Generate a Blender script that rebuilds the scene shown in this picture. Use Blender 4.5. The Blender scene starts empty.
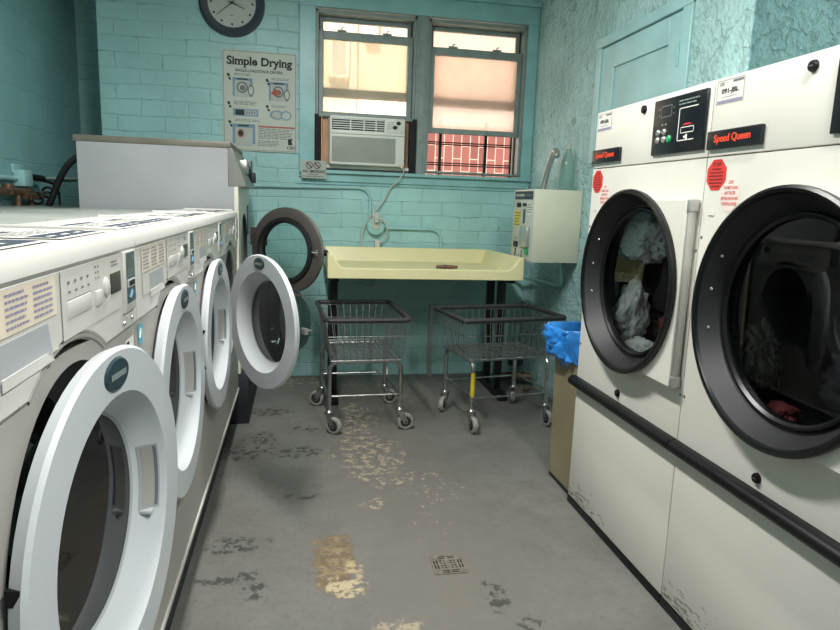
import bpy, bmesh, math, random
from mathutils import Matrix, Vector, noise

random.seed(7)
PI = math.pi
SC = bpy.context.scene
COL = SC.collection


def lin(h):
    h = h.lstrip('#')
    out = []
    for i in (0, 2, 4):
        c = int(h[i:i + 2], 16) / 255
        out.append(c / 12.92 if c <= 0.04045 else ((c + 0.055) / 1.055) ** 2.4)
    return (*out, 1.0)


# ------------------------------------------------------------------ camera
cam_d = bpy.data.cameras.new('camera')
cam = bpy.data.objects.new('camera', cam_d)
COL.objects.link(cam)
cam_d.sensor_width = 36.0
cam_d.lens = 36.0 * 645.08 / 840.0
cam_d.clip_start = 0.02
YAW, PITCH, ROLL = 0.188262, 0.172087, 0.0347502


def cam_axes():
    cy, sy, cp, sp = math.cos(YAW), math.sin(YAW), math.cos(PITCH), math.sin(PITCH)
    cr, sr = math.cos(ROLL), math.sin(ROLL)
    Rz = Matrix(((cr, -sr, 0), (sr, cr, 0), (0, 0, 1)))
    Rx = Matrix(((1, 0, 0), (0, cp, -sp), (0, sp, cp)))
    B = Matrix(((1, 0, 0), (0, -1, 0), (0, 0, 1)))
    Ry = Matrix(((cy, 0, -sy), (0, 1, 0), (sy, 0, cy)))
    return Rz @ Rx @ B @ Ry


_m = cam_axes()
_w = lambda r: Vector((r[0], r[2], r[1]))
_r, _d, _f = _w(_m[0]), _w(_m[1]), _w(_m[2])
cam.matrix_world = Matrix(((_r[0], -_d[0], -_f[0], 0), (_r[1], -_d[1], -_f[1], 0), (_r[2], -_d[2], -_f[2], 1.25), (0, 0, 0, 1)))
SC.camera = cam

# ------------------------------------------------------------------ light
SC.view_settings.view_transform = 'Standard'
SC.view_settings.look = 'None'
SC.view_settings.gamma = 1.0
SC.view_settings.use_curve_mapping = False
SC.view_settings.exposure = 0.6

world = bpy.data.worlds.new('world')
SC.world = world
world.use_nodes = True
wn = world.node_tree.nodes
sky = wn.new('ShaderNodeTexSky')
sky.sky_type = 'HOSEK_WILKIE'
sky.sun_direction = Vector((-0.25, -0.45, 0.86)).normalized()
sky.turbidity = 3.0
world.node_tree.links.new(sky.outputs['Color'], wn['Background'].inputs['Color'])
wn['Background'].inputs['Strength'].default_value = 1.5


def sun_lamp(direction, energy, color):
    d = bpy.data.lights.new('sun', 'SUN')
    d.energy = energy
    d.color = color
    d.angle = math.radians(0.6)
    o = bpy.data.objects.new('sun', d)
    COL.objects.link(o)
    o.rotation_euler = Vector(direction).to_track_quat('-Z', 'Y').to_euler()


def area_lamp(name, loc, sx, sy, energy, color):
    d = bpy.data.lights.new(name, 'AREA')
    d.shape = 'RECTANGLE'
    d.size, d.size_y = sx, sy
    d.energy = energy
    d.color = color
    o = bpy.data.objects.new(name, d)
    COL.objects.link(o)
    o.location = loc
    return o


sun_lamp((0.25, 0.45, -0.86), 17.0, (1.0, 0.94, 0.86))
l1 = area_lamp('ceiling_tube_light', (-0.10, 2.1, 2.68), 0.14, 1.2, 44, (1.0, 0.99, 0.955))
l1.rotation_euler = (0, math.radians(-6), 0)
l2 = area_lamp('ceiling_tube_light', (0.80, 0.2, 2.68), 0.14, 1.2, 44, (1.0, 0.99, 0.96))
l2.rotation_euler = (0, math.radians(12), 0)

# ------------------------------------------------------------------ materials


def nt(name):
    m = bpy.data.materials.new(name)
    m.use_nodes = True
    return m, m.node_tree, m.node_tree.nodes['Principled BSDF']


def N(t, typ, **kw):
    n = t.nodes.new(typ)
    for k, v in kw.items():
        if k.startswith('i_'):
            key = k[2:]
            key = int(key) if key.isdigit() else key
            n.inputs[key].default_value = v
        else:
            setattr(n, k, v)
    return n


def mathn(t, op, a, b=None, c=None, clamp=False):
    n = t.nodes.new('ShaderNodeMath')
    n.operation = op
    n.use_clamp = clamp
    for i, v in enumerate((a, b, c)):
        if v is None:
            continue
        if isinstance(v, (int, float)):
            n.inputs[i].default_value = v
        else:
            t.links.new(v, n.inputs[i])
    return n.outputs[0]


def mixc(t, fac, a, b):
    n = t.nodes.new('ShaderNodeMix')
    n.data_type = 'RGBA'
    for sock, v in ((n.inputs[0], fac), (n.inputs[6], a), (n.inputs[7], b)):
        if isinstance(v, (int, float, tuple)):
            sock.default_value = v
        else:
            t.links.new(v, sock)
    return n.outputs[2]


def smooth(t, v, lo, hi):
    n = t.nodes.new('ShaderNodeMapRange')
    n.interpolation_type = 'SMOOTHSTEP'
    t.links.new(v, n.inputs[0])
    n.inputs[1].default_value = lo
    n.inputs[2].default_value = hi
    return n.outputs[0]


def mat(name, col, rough=0.5, metal=0.0, var=0.04, scale=9.0, bump=0.0, bscale=120.0, spec=0.5, coat=0.0):
    """Procedural painted / plastic / metal surface: slow tone variation plus optional fine bump."""
    m, t, p = nt(name)
    c = lin(col)
    tc = N(t, 'ShaderNodeTexCoord')
    nz = N(t, 'ShaderNodeTexNoise', i_Scale=scale, i_Detail=4.0)
    t.links.new(tc.outputs['Object'], nz.inputs['Vector'])
    d = tuple(max(0, x * (1 - 2.2 * var)) for x in c[:3]) + (1,)
    l = tuple(min(1, x * (1 + var)) for x in c[:3]) + (1,)
    t.links.new(mixc(t, smooth(t, nz.outputs[0], 0.3, 0.7), d, l), p.inputs['Base Color'])
    p.inputs['Roughness'].default_value = rough
    p.inputs['Metallic'].default_value = metal
    p.inputs['Specular IOR Level'].default_value = spec
    p.inputs['Coat Weight'].default_value = coat
    if bump:
        b2 = N(t, 'ShaderNodeTexNoise', i_Scale=bscale, i_Detail=3.0)
        t.links.new(tc.outputs['Object'], b2.inputs['Vector'])
        bp = N(t, 'ShaderNodeBump', i_Strength=bump, i_Distance=0.004)
        t.links.new(b2.outputs[0], bp.inputs['Height'])
        t.links.new(bp.outputs[0], p.inputs['Normal'])
    return m


def brick_wall_mat(name, col, axes, bw, bh, mortar, strength=0.6, vary=0.05, rough=0.42, drips=True):
    m, t, p = nt(name)
    tc = N(t, 'ShaderNodeTexCoord')
    sp = N(t, 'ShaderNodeSeparateXYZ')
    t.links.new(tc.outputs['Object'], sp.inputs[0])
    cb = N(t, 'ShaderNodeCombineXYZ')
    wob = N(t, 'ShaderNodeTexNoise', i_Scale=5.0, i_Detail=3.0)
    t.links.new(tc.outputs['Object'], wob.inputs['Vector'])
    w = mathn(t, 'MULTIPLY_ADD', wob.outputs[0], 0.034, -0.017)
    t.links.new(mathn(t, 'ADD', sp.outputs[axes[0]], w), cb.inputs[0])
    t.links.new(mathn(t, 'ADD', sp.outputs[axes[1]], w), cb.inputs[1])
    br = N(t, 'ShaderNodeTexBrick', offset=0.5, i_Scale=1.0)
    br.inputs['Mortar Size'].default_value = mortar
    br.inputs['Mortar Smooth'].default_value = 0.7
    br.inputs['Brick Width'].default_value = bw
    br.inputs['Row Height'].default_value = bh
    br.inputs['Color1'].default_value = (0, 0, 0, 1)
    br.inputs['Color2'].default_value = (1, 1, 1, 1)
    br.inputs['Mortar'].default_value = (0.5, 0.5, 0.5, 1)
    t.links.new(cb.outputs[0], br.inputs['Vector'])
    n1 = N(t, 'ShaderNodeTexNoise', i_Scale=3.0, i_Detail=6.0)
    n2 = N(t, 'ShaderNodeTexNoise', i_Scale=55.0, i_Detail=4.0)
    n3 = N(t, 'ShaderNodeTexNoise', i_Scale=16.0, i_Detail=5.0)
    for n in (n1, n2, n3):
        t.links.new(tc.outputs['Object'], n.inputs['Vector'])
    c = lin(col)
    dk = tuple(x * (1 - 2.2 * vary) for x in c[:3]) + (1,)
    lt = tuple(min(1, x * (1 + vary)) for x in c[:3]) + (1,)
    tone = mixc(t, smooth(t, n1.outputs[0], 0.3, 0.7), dk, lt)
    tone2 = mixc(t, mathn(t, 'MULTIPLY', br.outputs['Color'], 0.10), tone, tuple(x * 0.8 for x in c[:3]) + (1,))
    # hairline dirt in some of the joints
    dirt = mathn(t, 'MULTIPLY', smooth(t, br.outputs['Fac'], 0.55, 1.0), smooth(t, n3.outputs[0], 0.52, 0.7))
    tone3 = mixc(t, mathn(t, 'MULTIPLY', dirt, 0.55), tone2, tuple(x * 0.3 for x in c[:3]) + (1,))
    t.links.new(tone3, p.inputs['Base Color'])
    p.inputs['Roughness'].default_value = rough
    h = mathn(t, 'SUBTRACT', 1.0, mathn(t, 'MULTIPLY', br.outputs['Fac'], mathn(t, 'MULTIPLY_ADD', n1.outputs[0], 0.9, 0.1)))
    h = mathn(t, 'MULTIPLY_ADD', n3.outputs[0], 0.75, h)
    h = mathn(t, 'MULTIPLY_ADD', n2.outputs[0], 0.22, h)
    bp = N(t, 'ShaderNodeBump', i_Strength=strength, i_Distance=0.010)
    t.links.new(h, bp.inputs['Height'])
    t.links.new(bp.outputs[0], p.inputs['Normal'])
    return m


def stucco_mat(name, col):
    m, t, p = nt(name)
    tc = N(t, 'ShaderNodeTexCoord')
    n1 = N(t, 'ShaderNodeTexNoise', i_Scale=2.2, i_Detail=6.0)
    n2 = N(t, 'ShaderNodeTexNoise', i_Scale=48.0, i_Detail=6.0)
    n3 = N(t, 'ShaderNodeTexVoronoi', i_Scale=11.0)
    n4 = N(t, 'ShaderNodeTexNoise', i_Scale=9.0, i_Detail=8.0)
    for n in (n1, n2, n3, n4):
        t.links.new(tc.outputs['Object'], n.inputs['Vector'])
    c = lin(col)
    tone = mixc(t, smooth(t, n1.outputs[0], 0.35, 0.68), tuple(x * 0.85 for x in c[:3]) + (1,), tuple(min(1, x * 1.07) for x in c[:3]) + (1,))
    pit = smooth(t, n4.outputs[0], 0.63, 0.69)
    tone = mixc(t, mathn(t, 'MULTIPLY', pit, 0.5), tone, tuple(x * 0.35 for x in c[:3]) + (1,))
    t.links.new(tone, p.inputs['Base Color'])
    p.inputs['Roughness'].default_value = 0.27
    h = mathn(t, 'MULTIPLY_ADD', n2.outputs[0], 0.8, mathn(t, 'MULTIPLY', n4.outputs[0], 1.6))
    ve = N(t, 'ShaderNodeTexVoronoi', feature='DISTANCE_TO_EDGE', i_Scale=4.2)
    vw = N(t, 'ShaderNodeVectorMath', operation='MULTIPLY_ADD')
    t.links.new(n4.outputs['Color'], vw.inputs[0])
    vw.inputs[1].default_value = (0.35, 0.35, 0.35)
    t.links.new(tc.outputs['Object'], vw.inputs[2])
    t.links.new(vw.outputs[0], ve.inputs['Vector'])
    crack = smooth(t, ve.outputs['Distance'], 0.0, 0.045)
    h = mathn(t, 'MULTIPLY_ADD', crack, 0.22, mathn(t, 'MULTIPLY_ADD', n3.outputs[0], 0.3, h))
    bp = N(t, 'ShaderNodeBump', i_Strength=1.0, i_Distance=0.022)
    t.links.new(h, bp.inputs['Height'])
    t.links.new(bp.outputs[0], p.inputs['Normal'])
    return m


def floor_mat():
    m, t, p = nt('painted_concrete')
    tc = N(t, 'ShaderNodeTexCoord')
    ob = tc.outputs['Object']
    def noi(s, d=5.0, r=0.55):
        n = N(t, 'ShaderNodeTexNoise', i_Scale=s, i_Detail=d, i_Roughness=r)
        t.links.new(ob, n.inputs['Vector'])
        return n.outputs[0]
    n_big, n_mid, n_fine, n_chip = noi(1.3), noi(6.0, 8.0, 0.65), noi(45.0), noi(26.0, 6.0, 0.7)
    n_warp = noi(7.0, 6.0, 0.7)
    c = mixc(t, smooth(t, n_big, 0.3, 0.7), lin('#666561'), lin('#757470'))
    c = mixc(t, mathn(t, 'MULTIPLY', smooth(t, n_mid, 0.40, 0.70), 0.6), c, lin('#615f59'))
    c = mixc(t, mathn(t, 'MULTIPLY', smooth(t, n_fine, 0.48, 0.72), 0.35), c, lin('#4f4e4b'))

    def blob(cx, cy, rx, ry, amp=0.9, ang=0.0):
        v = N(t, 'ShaderNodeVectorMath', operation='SUBTRACT')
        t.links.new(ob, v.inputs[0])
        v.inputs[1].default_value = (cx, cy, 0)
        mp = N(t, 'ShaderNodeMapping', vector_type='POINT')
        mp.inputs['Rotation'].default_value = (0, 0, ang)
        mp.inputs['Scale'].default_value = (1 / rx, 1 / ry, 0)
        t.links.new(v.outputs[0], mp.inputs['Vector'])
        l = N(t, 'ShaderNodeVectorMath', operation='LENGTH')
        t.links.new(mp.outputs[0], l.inputs[0])
        l2 = mathn(t, 'MULTIPLY_ADD', mathn(t, 'SUBTRACT', n_chip, 0.5), -amp, l.outputs['Value'])
        return mathn(t, 'MULTIPLY_ADD', mathn(t, 'SUBTRACT', n_warp, 0.5), -amp * 2, l2)

    def lay(c, dist, lo, hi, col, fac=1.0, by=None, blo=0.5, bhi=0.56):
        f = mathn(t, 'SUBTRACT', 1.0, smooth(t, dist, lo, hi))
        if by is not None:
            f = mathn(t, 'MULTIPLY', f, smooth(t, by, blo, bhi))
        return mixc(t, mathn(t, 'MULTIPLY', f, fac), c, lin(col))
    # worn brownish lane down the middle of the floor
    c = lay(c, blob(0.42, 2.75, 0.33, 1.7, 0.5), 0.6, 1.15, '#6d6963', 0.6)
    c = lay(c, blob(0.62, 1.95, 0.42, 0.5, 0.7), 0.3, 1.2, '#6f6b61', 0.45)
    # dark lifted-paint patches
    for cx, cy, rx, ry in ((-0.17, 3.76, .14, .07), (0.0, 3.12, .14, .07), (-0.27, 3.13, .14, .09), (-0.20, 3.32, .10, .10),
                           (0.04, 3.45, .10, .05), (0.18, 3.1, .03, .10), (-0.22, 2.25, .10, .07), (-0.22, 2.03, .13, .035),
                           (0.63, 1.83, .045, .11), (0.69, 1.67, .05, .05), (-0.14, 1.97, .04, .05), (0.02, 2.62, .12, .03)):
        c = lay(c, blob(cx, cy, rx, ry, 1.5), 0.55, 1.05, '#363835', 0.85, n_chip, 0.49, 0.53)
    # pale chipped patches of bare cement
    for cx, cy, rx, ry, k in ((0.33, 3.6, .10, .28, .46), (0.34, 3.05, .17, .30, .47), (0.42, 2.75, .14, .10, .50), (0.57, 2.72, .13, .17, .53),
                              (0.31, 2.52, .05, .05, .47), (0.59, 2.52, .08, .09, .53), (0.30, 1.70, .08, .05, .46), (0.52, 2.25, .08, .14, .56), (0.75, 3.95, .14, .10, .5),
                              (0.62, 4.3, .4, .12, .5), (-0.1, 4.4, .3, .12, .48)):
        c = lay(c, blob(cx, cy, rx * 1.1, ry * 1.1, 1.3), 0.4, 1.1, '#a2967f', 0.85, n_chip, k + .035, k + 0.09)
    # ochre stain with a crusty white edge
    och = blob(0.135, 2.09, 0.085, 0.20, 1.1, 0.1)
    c = lay(c, och, 0.80, 1.04, '#6b5a42', 0.85, n_fine, 0.30, 0.50)
    c = lay(c, och, 0.5, 0.95, '#8f7d60', 0.8, n_chip, 0.46, 0.56)
    c = lay(c, och, 0.3, 0.95, '#54452f', 0.75, n_mid, 0.52, 0.62)
    c = lay(c, blob(0.165, 1.94, 0.07, 0.06, 1.4), 0.65, 1.0, '#b8a98a', 0.9, n_chip, 0.44, 0.50)
    c = lay(c, blob(0.19, 2.03, 0.035, 0.10, 1.2), 0.6, 1.0, '#b0a07d', 0.85, n_chip, 0.46, 0.54)
    t.links.new(c, p.inputs['Base Color'])
    rg = mathn(t, 'MULTIPLY_ADD', n_mid, 0.25, 0.42)
    t.links.new(rg, p.inputs['Roughness'])
    h = mathn(t, 'MULTIPLY_ADD', n_mid, 0.8, mathn(t, 'MULTIPLY', n_fine, 0.35))
    bp = N(t, 'ShaderNodeBump', i_Strength=0.35, i_Distance=0.006)
    t.links.new(h, bp.inputs['Height'])
    t.links.new(bp.outputs[0], p.inputs['Normal'])
    return m


def glass_mat(name, tint, gloss=0.1, haze=0.0, haze_col='#ffffff', rough=0.02, streak=0.0, fres=0.8):
    """Thin pane: tinted transparency + a fresnel reflection + optional translucent dirt film."""
    m = bpy.data.materials.new(name)
    m.use_nodes = True
    t = m.node_tree
    t.nodes.clear()
    out = N(t, 'ShaderNodeOutputMaterial')
    tr = N(t, 'ShaderNodeBsdfTransparent')
    tr.inputs[0].default_value = lin(tint)
    gl = N(t, 'ShaderNodeBsdfGlossy')
    gl.inputs['Roughness'].default_value = rough
    lw = N(t, 'ShaderNodeLayerWeight')
    lw.inputs[0].default_value = 0.25
    fac = mathn(t, 'MULTIPLY_ADD', lw.outputs['Fresnel'], fres, gloss, clamp=True)
    ms = N(t, 'ShaderNodeMixShader')
    t.links.new(fac, ms.inputs[0])
    t.links.new(tr.outputs[0], ms.inputs[1])
    t.links.new(gl.outputs[0], ms.inputs[2])
    last = ms
    if haze > 0:
        tl = N(t, 'ShaderNodeBsdfTranslucent')
        tl.inputs[0].default_value = lin(haze_col)
        tc = N(t, 'ShaderNodeTexCoord')
        nz = N(t, 'ShaderNodeTexNoise', i_Scale=4.0, i_Detail=6.0)
        t.links.new(tc.outputs['Object'], nz.inputs['Vector'])
        hf = mathn(t, 'MULTIPLY_ADD', nz.outputs[0], streak, haze - streak * 0.5, clamp=True)
        m2 = N(t, 'ShaderNodeMixShader')
        t.links.new(hf, m2.inputs[0])
        t.links.new(ms.outputs[0], m2.inputs[1])
        t.links.new(tl.outputs[0], m2.inputs[2])
        last = m2
    t.links.new(last.outputs[0], out.inputs[0])
    return m


TEAL = '#9dcac9'
M = dict(
    wall=brick_wall_mat('teal_painted_brick', TEAL, (0, 2), 0.285, 0.0965, 0.006, 0.62),
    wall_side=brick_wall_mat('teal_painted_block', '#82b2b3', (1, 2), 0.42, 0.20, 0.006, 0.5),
    stucco=stucco_mat('teal_rough_render', '#b2d9d9'),
    stucco_dark=stucco_mat('shaded_teal_render', '#678f90'),  # darkened teal, carries the painted shade of the near right-wall band
    trim=mat('teal_gloss_trim', '#8bbcbd', 0.35, var=0.06, scale=6, bump=0.12, bscale=25),
    door_paint=mat('teal_door_paint', '#a3cccd', 0.35, var=0.05, scale=5, bump=0.12, bscale=20),
    floor=floor_mat(),
    ceiling=mat('ceiling_paint', '#e6e9e4', 0.7, bump=0.1),
    sash=mat('greenish_grey_aluminium', '#84928f', 0.4, 0.0, var=0.06, scale=14),
    sash_dark=mat('shadow_gap_rubber', '#23282a', 0.7),
    white=mat('white_washer_plastic', '#c9c6c0', 0.32, var=0.015, scale=4),
    door_white=mat('white_door_plastic', '#c3c7ca', 0.28, var=0.015, scale=4),
    door_grey=mat('grey_door_funnel', '#a6a9ac', 0.32, var=0.02, scale=4),
    cabinet=mat('warm_grey_cabinet', '#a3a19b', 0.38, 0.0, var=0.03, scale=3),
    lid=mat('grey_steel_lid', '#aeb0aa', 0.35, 0.25, var=0.05, scale=5),
    dryer=mat('cream_white_enamel', '#ddd9cf', 0.3, var=0.015, scale=3),
    seam=mat('dark_seam', '#55534e', 0.7),
    tall=mat('light_grey_side_panel', '#9a9b9e', 0.4, var=0.03, scale=2.5),
    tall_edge=mat('taupe_lid', '#6a665b', 0.45, var=0.06),
    tall_white=mat('ivory_front_panel', '#d8d3c4', 0.35, var=0.02),
    tall_head=mat('aged_silver_panel', '#8b8b85', 0.35, 0.4, var=0.05),
    black=mat('black_plastic', '#0f1012', 0.42, var=0.1, spec=0.3),
    black_soft=mat('black_rubber', '#1b1c1f', 0.5, var=0.1),
    black_panel=mat('black_control_film', '#16181d', 0.25, var=0.05),
    ringblack=mat('black_door_ring', '#0f1012', 0.3, var=0.08, spec=0.35),
    ringgrey=mat('charcoal_ring_slope', '#1b1b1e', 0.5, var=0.06),
    navy=mat('navy_black_base', '#1d222b', 0.6, var=0.15),
    drum=mat('dim_drum_metal', '#3a3d3f', 0.45, 0.6, var=0.1, scale=20),
    drum_dark=mat('dark_drum', '#3a3d40', 0.55, 0.3, var=0.1, scale=20),
    gasket=mat('grey_rubber_gasket', '#4a4d50', 0.55, var=0.08),
    steel=mat('stainless_steel', '#b9bbbb', 0.3, 0.9, var=0.05, scale=20),
    chrome=mat('worn_chrome', '#a8a9a6', 0.28, 0.9, var=0.12, scale=30),
    wire=mat('dull_cart_wire', '#8f9290', 0.35, 0.8, var=0.12, scale=30),
    rim=mat('grey_rubber_bumper', '#323234', 0.6, var=0.1, scale=25, bump=0.2),
    wheel=mat('grey_caster_rubber', '#8d8c88', 0.55, var=0.1, scale=40),
    wheel_dark=mat('dark_caster_hub', '#3c3c3b', 0.5, 0.4, var=0.1),
    silver=mat('satin_silver', '#bdbdb8', 0.35, 0.7, var=0.05),
    ring_brown=mat('brown_grey_ring', '#595451', 0.4, 0.2, var=0.06),
    table=mat('cream_table_plastic', '#ded7a6', 0.35, var=0.02, scale=3),
    table_leg=mat('black_steel_leg', '#141518', 0.4, 0.2, var=0.1),
    box=mat('ivory_steel_box', '#cdcdb8', 0.4, var=0.03, scale=4),
    box_face=mat('pale_grey_face', '#bfc3bb', 0.4, var=0.03),
    tan=mat('tan_bin_plastic', '#8f8568', 0.5, var=0.07, scale=4, bump=0.15),
    paper=mat('white_paper', '#dedcd2', 0.6, var=0.02),
    paper_cool=mat('aged_poster_paper', '#b9bfb4', 0.5, var=0.03, scale=3),
    sign=mat('grey_white_sign', '#a9afa8', 0.5, var=0.04),
    ink=mat('black_ink', '#1b1c20', 0.6),
    ink_grey=mat('grey_ink', '#6a6d70', 0.6),
    ink_blue=mat('steel_blue_ink', '#6d8fa5', 0.6),
    ink_navy=mat('navy_ink', '#2f3a4a', 0.5),
    ink_lav=mat('lavender_ink', '#8e8aa6', 0.6),
    ink_red=mat('rust_red_ink', '#a8513a', 0.6),
    cream_tag=mat('cream_sticker', '#dccfba', 0.5, var=0.03),
    red=mat('stop_red', '#d23a35', 0.45, var=0.03),
    red_dark=mat('dark_red_ink', '#6f1c1c', 0.6),
    orange=mat('orange_red_letters', '#ee4a2e', 0.45),
    pink=mat('pale_pink_sticker', '#ecd9d0', 0.5),
    green=mat('green_button', '#1f9a5b', 0.4),
    teal_card=mat('dark_teal_card_panel', '#3f5258', 0.35, var=0.08),
    lcd=mat('olive_display', '#2b2c2c', 0.25),
    sky_sticker=mat('sky_blue_sticker', '#57b3cf', 0.5),
    badge=mat('dark_teal_badge', '#2d4048', 0.25, var=0.12, scale=60),
    badge_text=mat('badge_silver', '#7d8a86', 0.4),
    yellow=mat('yellow_label', '#d8c836', 0.5),
    tape=mat('yellow_tape', '#c9b52c', 0.5, var=0.12, scale=40),
    brown=mat('brown_foil', '#6b4238', 0.4, var=0.25, scale=60),
    cord=mat('grey_white_cord', '#b6bdb3', 0.5),
    conduit=mat('teal_painted_conduit', '#98c4c4', 0.38, var=0.05, scale=14),
    pipe_old=mat('tarnished_brass_pipe', '#6b5743', 0.5, 0.4, var=0.25, scale=30),
    ac=mat('ac_white_plastic', '#d9dcd5', 0.42, var=0.02),
    ac_grille=mat('ac_grey_grille', '#9da199', 0.5, var=0.03),
    ac_side=mat('beige_accordion', '#dcb99c', 0.55, var=0.04),
    foam=mat('black_foam', '#15171a', 0.8, var=0.1),
    clock_rim=mat('slate_clock_rim', '#37404a', 0.4, var=0.05),
    clock_face=mat('clock_paper', '#b9bfb8', 0.6, var=0.02),
    iron=mat('black_iron', '#161616', 0.5, 0.3),
    bag=mat('blue_plastic_film', '#2b86db', 0.16, var=0.14, scale=18, coat=0.6),
    cloth_white=mat('white_cotton', '#ebebe8', 0.85, var=0.06, scale=14, bump=0.25, bscale=60),
    cloth_red=mat('faded_red_cotton', '#a84f4f', 0.85, var=0.15, scale=18),
    cloth_dark=mat('charcoal_cotton', '#3b3c40', 0.9, var=0.2, scale=10),
    ext_wall=brick_wall_mat('peach_brick', '#f0d6bd', (0, 2), 0.22, 0.075, 0.006, 0.5, vary=0.08, rough=0.8),
    ext_red=brick_wall_mat('red_brick', '#dacac4', (0, 2), 0.22, 0.075, 0.008, 0.5, vary=0.12, rough=0.8),
    ext_white=mat('outside_white_paint', '#f2efe8', 0.6),
    ext_glass=mat('outside_dark_window', '#a9b2b6', 0.15),
    ext_ground=mat('yard_concrete', '#9c968c', 0.8, var=0.1),
    grate=mat('cast_iron_grate', '#7b756b', 0.5, 0.2, var=0.15, scale=40),
    hole=mat('drain_shadow', '#1a1714', 0.9),
    glass_dark=glass_mat('smoked_dryer_glass', '#eef2f2', 0.03, rough=0.015, fres=0.7),
    glass_bowl=glass_mat('washer_bowl_glass', '#cfdcda', 0.03, rough=0.03, fres=0.5),
    glass_smoke=glass_mat('smoked_door_window', '#3f4648', 0.012, rough=0.03, fres=0.16),
    glass_clear=glass_mat('greenish_clear_glass', '#d3e4df', 0.05, rough=0.02),
    bottle=glass_mat('cloudy_clear_plastic', '#dcefec', 0.06, haze=0.25, haze_col='#e4f3f0', rough=0.15),
    pane=glass_mat('window_pane', '#f3f5f0', 0.008, rough=0.35, haze=0.30, haze_col='#fff8ee', streak=0.25, fres=0.05),
    pane_dirty=glass_mat('dusty_window_pane', '#f0eeea', 0.008, rough=0.35, haze=0.56, haze_col='#fff6f0', streak=0.3, fres=0.05),
)


def fence_brick():
    # tall narrow bricks standing on end: pale upright joints
    m, t, p = nt('red_soldier_brick')
    tc = N(t, 'ShaderNodeTexCoord')
    sp = N(t, 'ShaderNodeSeparateXYZ')
    t.links.new(tc.outputs['Object'], sp.inputs[0])
    cb = N(t, 'ShaderNodeCombineXYZ')
    t.links.new(sp.outputs[2], cb.inputs[0])
    t.links.new(sp.outputs[0], cb.inputs[1])
    br = N(t, 'ShaderNodeTexBrick', offset=0.5, i_Scale=1.0)
    br.inputs['Mortar Size'].default_value = 0.0045
    br.inputs['Brick Width'].default_value = 0.24
    br.inputs['Row Height'].default_value = 0.085
    br.inputs['Color1'].default_value = lin('#643530')
    br.inputs['Color2'].default_value = lin('#74423b')
    br.inputs['Mortar'].default_value = lin('#a88b7b')
    t.links.new(cb.outputs[0], br.inputs['Vector'])
    t.links.new(br.outputs['Color'], p.inputs['Base Color'])
    p.inputs['Roughness'].default_value = 0.85
    return m


M['fence_brick'] = fence_brick()


def scuffed_enamel():
    # enamel kicked and scraped near the floor at its far end
    m, t, p = nt('scuffed_enamel')
    tc = N(t, 'ShaderNodeTexCoord')
    sp = N(t, 'ShaderNodeSeparateXYZ')
    t.links.new(tc.outputs['Object'], sp.inputs[0])
    mp = N(t, 'ShaderNodeMapping')
    mp.inputs['Scale'].default_value = (22, 22, 70)
    mp.inputs['Rotation'].default_value = (0, 0.5, 0)
    t.links.new(tc.outputs['Object'], mp.inputs['Vector'])
    nz = N(t, 'ShaderNodeTexNoise', i_Scale=1.0, i_Detail=5.0, i_Roughness=0.7)
    t.links.new(mp.outputs[0], nz.inputs['Vector'])
    low = mathn(t, 'SUBTRACT', 1.0, smooth(t, sp.outputs[2], 0.05, 0.20))
    far = mathn(t, 'SUBTRACT', 1.0, smooth(t, sp.outputs[0], 0.15, 0.60))
    thr = mathn(t, 'MULTIPLY_ADD', mathn(t, 'MULTIPLY', low, far), 0.20, nz.outputs[0])
    f = smooth(t, thr, 0.72, 0.75)
    t.links.new(mixc(t, mathn(t, 'MULTIPLY', f, 0.8), lin('#ddd9cf'), lin('#5d5a55')), p.inputs['Base Color'])
    p.inputs['Roughness'].default_value = 0.33
    return m


M['dryer_scuffed'] = scuffed_enamel()

# ------------------------------------------------------------------ mesh helpers
FRONT = Matrix(((1, 0, 0, 0), (0, 0, -1, 0), (0, 1, 0, 0), (0, 0, 0, 1)))   # (u right, v up, w out) -> (x, -y is out, z)


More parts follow.
